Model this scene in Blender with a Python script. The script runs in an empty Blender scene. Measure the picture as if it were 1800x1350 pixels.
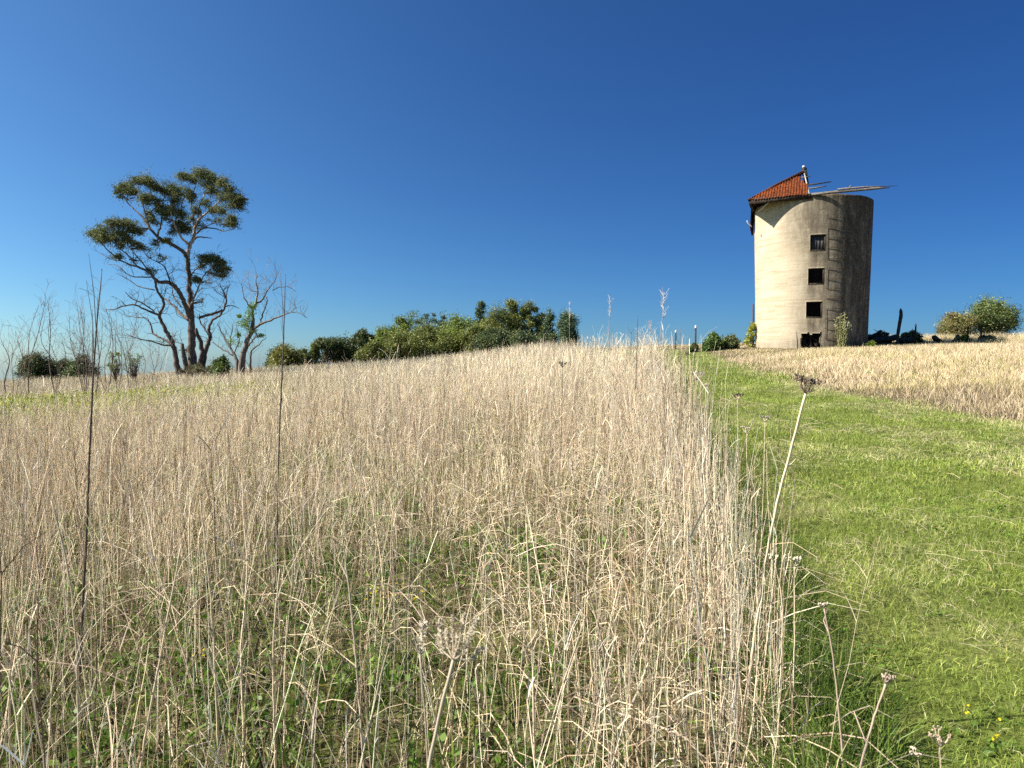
import bpy, math, numpy as np
R = np.random.default_rng(11)
PI = math.pi
SC = bpy.context.scene
COL = SC.collection
cos, sin, rad = math.cos, math.sin, math.radians

# ------------------------------------------------------------------ camera
EYE = 1.6
F = 1200.0
PITCH = math.atan(40 / F)
cam = bpy.data.cameras.new('camera')
camo = bpy.data.objects.new('camera', cam)
COL.objects.link(camo)
camo.location = (0, 0, EYE)
camo.rotation_euler = (PI / 2 - PITCH, 0, 0)
cam.sensor_width = 36.0
cam.lens = 24.0
cam.clip_start = 0.05
cam.clip_end = 9000
cam.dof.use_dof = True
cam.dof.focus_distance = 9.0
cam.dof.aperture_fstop = 9.0
SC.camera = camo


def ray(px, py):
    u = (px - 900) / F
    v = (675 - py) / F
    return np.array([u, cos(PITCH) + v * sin(PITCH), v * cos(PITCH) - sin(PITCH)])


def at(px, py, Y):
    d = ray(px, py)
    return np.array([0, 0, EYE]) + d * (Y / d[1])


# ------------------------------------------------------------------ noise + terrain
def hsh(ix, iy, seed):
    n = (ix.astype(np.int64) * 374761393 + iy.astype(np.int64) * 668265263 + seed * 1442695041) & 0xffffffff
    n = ((n ^ (n >> 13)) * 1274126177) & 0xffffffff
    return ((n ^ (n >> 16)) & 0xffff) / 65535.0


def vn(x, y, s, seed=0):
    x = np.asarray(x, float) / s
    y = np.asarray(y, float) / s
    ix = np.floor(x)
    iy = np.floor(y)
    fx = x - ix
    fy = y - iy
    fx = fx * fx * (3 - 2 * fx)
    fy = fy * fy * (3 - 2 * fy)
    a = hsh(ix, iy, seed)
    b = hsh(ix + 1, iy, seed)
    c = hsh(ix, iy + 1, seed)
    d = hsh(ix + 1, iy + 1, seed)
    return (a * (1 - fx) + b * fx) * (1 - fy) + (c * (1 - fx) + d * fx) * fy


def fbm(x, y, s, seed=0):
    return (vn(x, y, s, seed) + .5 * vn(x, y, s / 2.1, seed + 1) + .25 * vn(x, y, s / 4.3, seed + 2)) / 1.75


def sst(a, b, x):
    t = np.clip((x - a) / (b - a), 0, 1)
    return t * t * (3 - 2 * t)


def zt(x, y):
    x = np.asarray(x, float)
    y = np.asarray(y, float)
    xe = np.where(x < 0, -60 * np.tanh(-x / 60), np.where(x < 12, x, 12 + 9 * np.tanh((x - 12) / 22)))
    ye = np.where(y < 0, 25 * np.tanh(y / 25), y)
    C = 44 - 9 * sst(3, 14, x)
    over = np.maximum(y - C, 0)
    ye = np.minimum(ye, C)
    slope = .060
    z = .060 * xe + .0472 * ye + over * .0472
    # rounded crest, then a steady fall to the far plain
    k = (.0472 + slope) / 26.0
    z = z - np.where(over < 26, .5 * k * over ** 2, .5 * k * 26 ** 2 + (over - 26) * (.0472 + slope))
    z = z - .38 * sst(3.5, -5, x) * sst(12, 42, y)
    z = z + .055 * (fbm(x, y, 3.1, 5) - .5) + .10 * (fbm(x, y, 11, 9) - .5) * sst(6, 20, np.abs(y))
    return z


def gp(px, py):
    d = ray(px, py)
    t = 1.0
    while t < 200:
        p = np.array([0, 0, EYE]) + d * t
        if p[2] < zt(p[0], p[1]):
            break
        t *= 1.004
    return p


def Z(x, y):
    return float(zt(x, y))


LE = np.array([gp(px, py)[:2] for px, py in [(1478, 1350), (1395, 1120), (1290, 910), (1228, 790), (1176, 705), (1142, 668), (1102, 643)]])
LEy = np.concatenate([[-5, 0], LE[:, 1], [40, 60]])
LEx = np.concatenate([[-2.2, -.02], LE[:, 0] - .10, [LE[-1, 0] - .2, LE[-1, 0] - 1.5]])
REy = np.array([-5, 3, 6, 8.4, 10.5, 13.4, 17.8, 24, 30, 34, 40])
REx = np.array([22, 13, 8.2, 6.5, 6.15, 6.2, 6.75, 7.4, 8.4, 8.4, 7.9])


def ledge(x, y):
    return np.interp(y, LEy, LEx) + .28 * (vn(x, y, .5, 31) - .5) + .25 * (vn(x, y, 1.7, 32) - .5)


def redge(x, y):
    return np.interp(y, REy, REx) + 1.3 * (fbm(x, y, 1.9, 33) - .5)


# ------------------------------------------------------------------ object helpers
def tag(o, label=None, cat=None, group=None, kind=None):
    if label: o['label'] = label
    if cat: o['category'] = cat
    if group: o['group'] = group
    if kind: o['kind'] = kind
    return o


def empty(name, loc, label, cat, group=None):
    o = bpy.data.objects.new(name, None)
    o.empty_display_size = .2
    COL.objects.link(o)
    o.location = loc
    return tag(o, label, cat, group)


def mesh(name, V, faces, mat, parent=None, col=None, smooth=False, attrs=None):
    """V world verts; faces: list of (M,k) index arrays"""
    V = np.asarray(V, float)
    if parent is not None:
        off = np.array(parent.location) if parent.parent is None else np.array(parent.parent.location)
        if parent.parent is not None and parent.parent.parent is not None:
            off = np.array(parent.parent.parent.location)
        V = V - off
    me = bpy.data.meshes.new(name)
    if isinstance(faces, np.ndarray): faces = [faces]
    faces = [np.asarray(f, np.int64) for f in faces if len(f)]
    loops = np.concatenate([f.ravel() for f in faces])
    cnt = np.concatenate([np.full(len(f), f.shape[1]) for f in faces])
    st = np.concatenate([[0], np.cumsum(cnt)[:-1]])
    me.vertices.add(len(V))
    me.vertices.foreach_set('co', V.astype(np.float32).ravel())
    me.loops.add(len(loops))
    me.loops.foreach_set('vertex_index', loops.astype(np.int32))
    me.polygons.add(len(cnt))
    me.polygons.foreach_set('loop_start', st.astype(np.int32))
    me.polygons.foreach_set('loop_total', cnt.astype(np.int32))
    if smooth:
        me.polygons.foreach_set('use_smooth', np.ones(len(cnt), bool))
    me.update(calc_edges=True)
    if col is not None:
        c = np.ones((len(V), 4), np.float32)
        c[:, :3] = col
        a = me.color_attributes.new('Col', 'FLOAT_COLOR', 'POINT')
        a.data.foreach_set('color', c.ravel())
    if attrs:
        for k, v in attrs.items():
            a = me.attributes.new(k, 'FLOAT', 'POINT')
            a.data.foreach_set('value', np.asarray(v, np.float32))
    me.materials.append(mat)
    o = bpy.data.objects.new(name, me)
    COL.objects.link(o)
    if parent is not None: o.parent = parent
    return o


class Bag:
    """collects geometry, linked once as one mesh"""
    def __init__(s):
        s.V = []; s.F = {}; s.C = []; s.n = 0

    def add(s, V, F, C=(1, 1, 1)):
        V = np.asarray(V, float).reshape(-1, 3)
        s.V.append(V)
        F = np.asarray(F, np.int64)
        s.F.setdefault(F.shape[1], []).append(F + s.n)
        c = np.empty((len(V), 3))
        c[:] = C
        s.C.append(c)
        s.n += len(V)

    def tube(s, pts, rads, sides=6, C=(1, 1, 1), cap=True):
        P = np.asarray(pts, float)
        n = len(P)
        r = np.broadcast_to(np.asarray(rads, float), (n,))
        T = np.gradient(P, axis=0)
        T /= np.linalg.norm(T, axis=1)[:, None] + 1e-9
        ref = np.array([0, 0, 1.]) if abs(T[0][2]) < .8 else np.array([1., 0, 0])
        U = np.cross(T, ref)
        U /= np.linalg.norm(U, axis=1)[:, None] + 1e-9
        for i in range(1, n):
            if U[i] @ U[i - 1] < 0: U[i] = -U[i]
        W = np.cross(T, U)
        a = np.arange(sides) * 2 * PI / sides
        V = P[:, None] + r[:, None, None] * (np.cos(a)[None, :, None] * U[:, None] + np.sin(a)[None, :, None] * W[:, None])
        i = np.arange(n - 1)[:, None] * sides
        j = np.arange(sides)[None]
        F = np.stack([i + j, i + (j + 1) % sides, i + sides + (j + 1) % sides, i + sides + j], -1).reshape(-1, 4)
        base = s.n
        s.add(V, F, C)
        if cap:
            s.add([P[0], P[-1]], np.zeros((0, 3)), C)
            k = np.arange(sides)
            f0 = np.stack([np.full(sides, s.n - 2), base + (k + 1) % sides, base + k], 1)
            b2 = base + (n - 1) * sides
            f1 = np.stack([np.full(sides, s.n - 1), b2 + k, b2 + (k + 1) % sides], 1)
            s.F.setdefault(3, []).append(np.concatenate([f0, f1]))

    def box(s, c, ax, ay, az, C=(1, 1, 1)):
        """centre and three half-axis vectors"""
        c, ax, ay, az = [np.asarray(q, float) for q in (c, ax, ay, az)]
        V = [c + i * ax + j * ay + k * az for i in (-1, 1) for j in (-1, 1) for k in (-1, 1)]
        s.add(V, [[0, 1, 3, 2], [4, 6, 7, 5], [0, 4, 5, 1], [2, 3, 7, 6], [0, 2, 6, 4], [1, 5, 7, 3]], C)

    def blob(s, c, r, seed, C=(1, 1, 1), n=7):
        c = np.asarray(c, float)
        th = np.linspace(0, PI, n)
        ph = np.arange(n + 3) * 2 * PI / (n + 3)
        rr = np.random.default_rng(seed)
        V = np.array([[sin(t) * cos(p), sin(t) * sin(p), cos(t)] for t in th for p in ph])
        V = V * (1 + rr.uniform(-.17, .17, (len(V), 1)))
        m = n + 3
        i = np.arange(n - 1)[:, None] * m
        j = np.arange(m)[None]
        F = np.stack([i + j, i + m + j, i + m + (j + 1) % m, i + (j + 1) % m], -1).reshape(-1, 4)
        s.add(c + V * np.asarray(r), F, C)

    def build(s, name, mat, parent=None, smooth=False):
        return mesh(name, np.concatenate(s.V), [np.concatenate(f) for f in s.F.values()], mat, parent,
                    np.concatenate(s.C), smooth)


def cr(pts, n=4):
    """Catmull-Rom through rows (any number of columns)"""
    P = np.asarray(pts, float)
    Q = np.vstack([2 * P[0] - P[1], P, 2 * P[-1] - P[-2]])
    out = []
    for i in range(1, len(Q) - 2):
        for t in np.arange(n) / n:
            a, b, c, d = Q[i - 1:i + 3]
            out.append(.5 * (2 * b + (c - a) * t + (2 * a - 5 * b + 4 * c - d) * t ** 2 + (3 * b - a - 3 * c + d) * t ** 3))
    out.append(P[-1])
    return np.array(out)


def strands(P, Rd, C, sides=2):
    """P (N,K,3) paths, Rd (N,K) radii, C (N,3) or (N,K,3) -> V, F, Cv"""
    N, K, _ = P.shape
    a = R.uniform(0, 2 * PI, N)
    D = P[:, -1] - P[:, 0]
    D /= np.linalg.norm(D, axis=1)[:, None] + 1e-9
    h = np.stack([np.cos(a), np.sin(a), R.uniform(-.3, .3, N)], 1)
    U = np.cross(D, h)
    U /= np.linalg.norm(U, axis=1)[:, None] + 1e-9
    if sides == 2:
        offs = np.stack([U, -U], 1)
    else:
        W = np.cross(D, U)
        ang = np.arange(sides) * 2 * PI / sides
        offs = np.cos(ang)[None, :, None] * U[:, None] + np.sin(ang)[None, :, None] * W[:, None]
    V = P[:, :, None] + Rd[:, :, None, None] * offs[:, None]
    b = (np.arange(N) * K * sides)[:, None, None]
    i = (np.arange(K - 1) * sides)[None, :, None]
    if sides == 2:
        f = np.stack([b + i, b + i + 1, b + i + 3, b + i + 2], -1).reshape(-1, 4)
    else:
        j = np.arange(sides)[None, None]
        f = np.stack([b + i + j, b + i + (j + 1) % sides, b + i + sides + (j + 1) % sides, b + i + sides + j], -1).reshape(-1, 4)
    if C.ndim == 2: C = np.repeat(C[:, None], K, 1)
    Cv = np.repeat(C[:, :, None], sides, 2)
    return V.reshape(-1, 3), f, Cv.reshape(-1, 3)


def strand_obj(name, parts, mat, parent=None):
    V = []; Fs = []; C = []; n = 0
    for P, Rd, Cc, sd in parts:
        v, f, c = strands(P, Rd, Cc, sd)
        V.append(v); Fs.append(f + n); C.append(c); n += len(v)
    return mesh(name, np.concatenate(V), [np.concatenate(Fs)], mat, parent, np.concatenate(C))


def paths(base, h, lean, K=5, curl=1.6, jit=.0, az=None):
    """upright curved paths from base; lean = horizontal reach / height"""
    N = len(base)
    t = np.linspace(0, 1, K)
    if az is None: az = R.uniform(0, 2 * PI, N)
    hx = (lean * h)[:, None] * t ** curl
    P = np.empty((N, K, 3))
    P[:, :, 0] = base[:, 0:1] + np.cos(az)[:, None] * hx
    P[:, :, 1] = base[:, 1:2] + np.sin(az)[:, None] * hx
    drop = np.sqrt(np.maximum(1 - np.minimum(lean, .95)[:, None] ** 2 * t ** 1.5, .08))
    P[:, :, 2] = base[:, 2:3] + h[:, None] * t * drop
    if jit > 0:
        j = R.normal(0, 1, (N, K, 3)) * (jit * h)[:, None, None]
        j[:, 0] = 0
        j[:, :, 2] *= .3
        P += np.cumsum(j, 1) * .7
    return P


def taper(r, K, end=.35):
    return r[:, None] * np.linspace(1, end, K)[None]


def pick(N, cols, w, var=.12):
    cols = np.array(cols, float)
    w = np.array(w, float)
    if w.ndim == 1:
        k = R.choice(len(cols), N, p=w / w.sum())
    else:
        w = w / w.sum(1)[:, None]
        k = (np.cumsum(w, 1) < R.random(N)[:, None]).sum(1).clip(0, len(cols) - 1)
    return np.clip(cols[k] * (1 + R.normal(0, var, (N, 1))) * (1 + R.normal(0, var * .25, (N, 3))), .004, .95)


# ------------------------------------------------------------------ materials
def newmat(name):
    m = bpy.data.materials.new(name)
    m.use_nodes = True
    nt = m.node_tree
    nt.nodes.clear()
    out = nt.nodes.new('ShaderNodeOutputMaterial')
    return m, nt, out


def N_(nt, t, **kw):
    n = nt.nodes.new(t)
    for k, v in kw.items():
        if k.startswith('i_'):
            n.inputs[k[2:].replace('_', ' ')].default_value = v
        else:
            setattr(n, k, v)
    return n


def veg(name, trans=.25, rough=.6, spec=.25):
    m, nt, out = newmat(name)
    L = nt.links.new
    a = N_(nt, 'ShaderNodeAttribute', attribute_name='Col')
    p = N_(nt, 'ShaderNodeBsdfPrincipled')
    p.inputs['Roughness'].default_value = rough
    p.inputs['Specular IOR Level'].default_value = spec
    L(a.outputs['Color'], p.inputs['Base Color'])
    if trans > 0:
        t = N_(nt, 'ShaderNodeBsdfTranslucent')
        L(a.outputs['Color'], t.inputs['Color'])
        mx = N_(nt, 'ShaderNodeMixShader')
        mx.inputs[0].default_value = trans
        L(p.outputs[0], mx.inputs[1])
        L(t.outputs[0], mx.inputs[2])
        L(mx.outputs[0], out.inputs[0])
    else:
        L(p.outputs[0], out.inputs[0])
    return m


def noisy(name, c1, c2, scale, rough=.8, bump=.3, detail=6, stretch=(1, 1, 1), metal=0, usecol=False, lo=.35, hi=.65, bdist=.02):
    m, nt, out = newmat(name)
    L = nt.links.new
    tc = N_(nt, 'ShaderNodeTexCoord')
    mp = N_(nt, 'ShaderNodeMapping')
    mp.inputs['Scale'].default_value = stretch
    L(tc.outputs['Object'], mp.inputs[0])
    nz = N_(nt, 'ShaderNodeTexNoise')
    nz.inputs['Scale'].default_value = scale
    nz.inputs['Detail'].default_value = detail
    L(mp.outputs[0], nz.inputs['Vector'])
    rp = N_(nt, 'ShaderNodeValToRGB')
    rp.color_ramp.elements[0].position = lo
    rp.color_ramp.elements[1].position = hi
    rp.color_ramp.elements[0].color = (*c1, 1)
    rp.color_ramp.elements[1].color = (*c2, 1)
    L(nz.outputs[0], rp.inputs[0])
    p = N_(nt, 'ShaderNodeBsdfPrincipled')
    p.inputs['Roughness'].default_value = rough
    p.inputs['Metallic'].default_value = metal
    p.inputs['Specular IOR Level'].default_value = .15
    src = rp.outputs[0]
    if usecol:
        a = N_(nt, 'ShaderNodeAttribute', attribute_name='Col')
        mx = N_(nt, 'ShaderNodeMix', data_type='RGBA', blend_type='MULTIPLY')
        mx.inputs[0].default_value = 1
        L(src, mx.inputs[6]); L(a.outputs['Color'], mx.inputs[7])
        src = mx.outputs[2]
    L(src, p.inputs['Base Color'])
    b = N_(nt, 'ShaderNodeBump')
    b.inputs['Strength'].default_value = bump
    b.inputs['Distance'].default_value = bdist
    L(nz.outputs[0], b.inputs['Height'])
    L(b.outputs[0], p.inputs['Normal'])
    L(p.outputs[0], out.inputs[0])
    return m


M_straw = veg('dry_stalk_material', .09, .55, .3)
M_lawn = veg('green_grass_material', .35, .5, .3)
M_leaf = veg('leaf_material', .22, .5, .35)
M_gum = veg('gum_leaf_material', .22, .7, .12)
M_bark = noisy('bark_material', (.05, .043, .037), (.20, .17, .145), 5, .9, .6, 8, (3, 3, .7), usecol=True, lo=.3, hi=.7)
M_wood = noisy('grey_timber_material', (.07, .06, .05), (.24, .21, .18), 12, .8, .4, 6, (1, 1, 6))
M_char = noisy('charred_timber_material', (.010, .010, .010), (.065, .060, .056), 9, .75, .5, 6, (2, 2, .8))
M_dark = noisy('dark_timber_material', (.02, .014, .01), (.07, .05, .035), 9, .8, .4)
M_steel = noisy('rusty_steel_material', (.03, .02, .016), (.10, .055, .04), 20, .7, .3)
M_white = noisy('white_cap_material', (.62, .62, .6), (.8, .8, .78), 20, .5, .1)
M_stone = noisy('stone_material', (.05, .047, .042), (.24, .22, .19), 6, .9, .6)


def ground_mat():
    m, nt, out = newmat('ground_material')
    L = nt.links.new
    tc = N_(nt, 'ShaderNodeTexCoord')
    at_ = N_(nt, 'ShaderNodeAttribute', attribute_name='green')
    n1 = N_(nt, 'ShaderNodeTexNoise', i_Scale=.9, i_Detail=9.0, i_Roughness=.7)
    n2 = N_(nt, 'ShaderNodeTexNoise', i_Scale=22.0, i_Detail=5.0)
    L(tc.outputs['Object'], n1.inputs['Vector'])
    L(tc.outputs['Object'], n2.inputs['Vector'])

    def ramp(src, cols):
        r = N_(nt, 'ShaderNodeValToRGB')
        e = r.color_ramp.elements
        e[0].position, e[0].color = cols[0][0], (*cols[0][1], 1)
        e[1].position, e[1].color = cols[-1][0], (*cols[-1][1], 1)
        for p_, c_ in cols[1:-1]:
            q = e.new(p_); q.color = (*c_, 1)
        L(src, r.inputs[0])
        return r.outputs[0]
    dry = ramp(n1.outputs[0], [(.3, (.05, .04, .022)), (.5, (.11, .085, .045)), (.7, (.20, .155, .09))])
    grn = ramp(n1.outputs[0], [(.3, (.075, .10, .022)), (.5, (.12, .155, .03)), (.72, (.19, .185, .07))])
    mx = N_(nt, 'ShaderNodeMix', data_type='RGBA')
    L(at_.outputs['Fac'], mx.inputs[0]); L(dry, mx.inputs[6]); L(grn, mx.inputs[7])
    sp = N_(nt, 'ShaderNodeMix', data_type='RGBA', blend_type='MULTIPLY')
    sp.inputs[0].default_value = .8
    L(mx.outputs[2], sp.inputs[6])
    L(ramp(n2.outputs[0], [(.35, (.45, .42, .4)), (.62, (1, 1, 1))]), sp.inputs[7])
    p = N_(nt, 'ShaderNodeBsdfPrincipled')
    p.inputs['Roughness'].default_value = .95
    p.inputs['Specular IOR Level'].default_value = .1
    L(sp.outputs[2], p.inputs['Base Color'])
    b = N_(nt, 'ShaderNodeBump')
    b.inputs['Strength'].default_value = .8
    b.inputs['Distance'].default_value = .03
    L(n2.outputs[0], b.inputs['Height'])
    L(b.outputs[0], p.inputs['Normal'])
    L(p.outputs[0], out.inputs[0])
    return m


def concrete_mat():
    m, nt, out = newmat('weathered_concrete_material')
    L = nt.links.new
    tc = N_(nt, 'ShaderNodeTexCoord')
    st = N_(nt, 'ShaderNodeAttribute', attribute_name='stain_shade')
    sep = N_(nt, 'ShaderNodeSeparateXYZ')
    L(tc.outputs['Object'], sep.inputs[0])

    def noise(scale, det, stretch):
        mp = N_(nt, 'ShaderNodeMapping')
        mp.inputs['Scale'].default_value = stretch
        L(tc.outputs['Object'], mp.inputs[0])
        n = N_(nt, 'ShaderNodeTexNoise', i_Scale=scale, i_Detail=det, i_Roughness=.62)
        L(mp.outputs[0], n.inputs['Vector'])
        return n.outputs[0]

    def math_(op, a, b=None, c=None):
        n = N_(nt, 'ShaderNodeMath', operation=op)
        for k, q in enumerate((a, b, c)):
            if q is None: continue
            if isinstance(q, (int, float)): n.inputs[k].default_value = q
            else: L(q, n.inputs[k])
        return n.outputs[0]

    def mr(v, a, b, c=0, d=1):
        n = N_(nt, 'ShaderNodeMapRange')
        n.inputs[1].default_value = a; n.inputs[2].default_value = b
        n.inputs[3].default_value = c; n.inputs[4].default_value = d
        L(v, n.inputs[0])
        return n.outputs[0]

    def mix(f, a, b, mode='MIX'):
        n = N_(nt, 'ShaderNodeMix', data_type='RGBA', blend_type=mode)
        if isinstance(f, (int, float)): n.inputs[0].default_value = f
        else: L(f, n.inputs[0])
        for i, q in ((6, a), (7, b)):
            if isinstance(q, tuple): n.inputs[i].default_value = (*q, 1)
            else: L(q, n.inputs[i])
        return n.outputs[2]
    big = noise(.9, 6, (1, 1, 1.2))
    streak = noise(3.2, 8, (1, 1, .16))
    blot = noise(5.5, 9, (1, 1, .8))
    fine = noise(26, 6, (1, 1, 1))
    hor = noise(1.6, 6, (.35, .35, 6))
    c = mix(mr(big, .35, .65), (.44, .37, .26), (.54, .46, .335))
    c = mix(mr(hor, .45, .68, 0, .7), c, (.36, .275, .17))
    # pour lines of the lifts
    wob = math_('MULTIPLY_ADD', noise(1.1, 3, (1, 1, .2)), .16, sep.outputs[2])
    fr = math_('FRACT', math_('MULTIPLY', wob, 1 / .62))
    line = math_('MULTIPLY', mr(math_('ABSOLUTE', math_('SUBTRACT', fr, .5)), .0, .06, 1, 0), mr(noise(1.3, 5, (1, 1, 1)), .48, .68, .0, .55))
    c = mix(line, c, (.25, .19, .12))
    # grey lichen and damp staining; the mask also carries painted shade
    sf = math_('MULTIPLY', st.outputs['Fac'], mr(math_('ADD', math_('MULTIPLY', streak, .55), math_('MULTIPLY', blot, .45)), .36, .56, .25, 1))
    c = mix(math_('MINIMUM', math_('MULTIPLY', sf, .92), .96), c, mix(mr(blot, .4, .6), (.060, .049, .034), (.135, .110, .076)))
    c = mix(.55, c, mix(mr(fine, .3, .7), (.6, .58, .55), (1, 1, 1)), 'MULTIPLY')
    p = N_(nt, 'ShaderNodeBsdfPrincipled')
    p.inputs['Roughness'].default_value = .92
    p.inputs['Specular IOR Level'].default_value = .15
    L(c, p.inputs['Base Color'])
    b = N_(nt, 'ShaderNodeBump')
    b.inputs['Strength'].default_value = .55
    b.inputs['Distance'].default_value = .03
    h = math_('ADD', math_('MULTIPLY', line, -.6), math_('ADD', math_('MULTIPLY', blot, .8), math_('MULTIPLY', fine, .35)))
    L(h, b.inputs['Height'])
    L(b.outputs[0], p.inputs['Normal'])
    L(p.outputs[0], out.inputs[0])
    return m


M_ground = ground_mat()
M_conc = concrete_mat()
M_rust = noisy('rusted_iron_material', (.022, .009, .005), (.19, .043, .008), 2.2, .95, .2, 9, (5, 5, 1.1), lo=.36, hi=.62)
M_rust2 = noisy('dark_rusted_iron_material', (.045, .018, .012), (.15, .05, .025), 3.2, .8, .2, 9, (3, 3, .8))

# ------------------------------------------------------------------ ground
def ground():
    def axis(lim, fine, n):
        a = np.arange(-fine[0], fine[1] + .001, fine[2])
        g = 1.16
        up = [a[-1]]; dn = [a[0]]
        s = fine[2]
        while up[-1] < lim: s *= g; up.append(up[-1] + s)
        s = fine[2]
        while dn[-1] > -lim: s *= g; dn.append(dn[-1] - s)
        return np.concatenate([dn[::-1], a[1:-1], up])
    xs = axis(3500, (34, 30, .3), 0)
    ys = axis(3500, (4, 66, .3), 0)
    X, Y = np.meshgrid(xs, ys)
    x, y = X.ravel(), Y.ravel()
    nx, ny = len(xs), len(ys)
    i = (np.arange(ny - 1) * nx)[:, None]
    j = np.arange(nx - 1)[None]
    f = np.stack([i + j, i + j + 1, i + nx + j + 1, i + nx + j], -1).reshape(-1, 4)
    z = zt(x, y)
    le, re = ledge(x, y), redge(x, y)
    gr = sst(-.35, .2, x - le) * sst(-.5, .4, re - x) * (1 - sst(34, 41, y))
    gr = np.maximum(gr, .35 * (fbm(x, y, 4, 44) > .5) * (x < le))
    gr = np.maximum(gr, .5 * sst(50, 70, np.hypot(x, y)))
    o = mesh('ground', np.stack([x, y, z], 1), f, M_ground, None, None, True, {'green': gr})
    tag(o, kind='structure')
    # the mown track, a sheet just above the ground
    V = []; F = []
    ysn = np.arange(-4, 37.5, .3)
    K = 22
    for yy in ysn:
        a = float(np.interp(yy, LEy, LEx)); b = float(np.interp(yy, REy, REx))
        xx = np.linspace(a, b, K)
        V += [(q, yy, Z(q, yy) + .012) for q in xx]
    for r in range(len(ysn) - 1):
        for k in range(K - 1):
            F.append((r * K + k, r * K + k + 1, (r + 1) * K + k + 1, (r + 1) * K + k))
    o = mesh('path', V, np.array(F), M_ground, None, None, True, {'green': np.ones(len(V))})
    tag(o, kind='structure')


ground()

# ------------------------------------------------------------------ field vegetation
def scatter(n, y0, y1, p=1.0, um=.86, side=1.8):
    """n points between depths y0..y1; density per m2 falls as y**-p"""
    e = 2 - p
    q = R.random(n)
    y = (q * (y1 ** e - y0 ** e) + y0 ** e) ** (1 / e) if abs(e) > 1e-6 else y0 * (y1 / y0) ** q
    x = R.uniform(-1, 1, n) * (um * y + side)
    return x, y


TX, TY, TR = 13.95, 32.0, 2.55
STRAW = [(.72, .585, .40), (.66, .535, .355), (.82, .70, .48), (.58, .50, .39), (.32, .225, .145), (.12, .08, .055)]


def off_tower(x, y):
    return (x - TX) ** 2 + (y - TY) ** 2 > (TR + .1) ** 2


LC = gp(40, 742)


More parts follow.
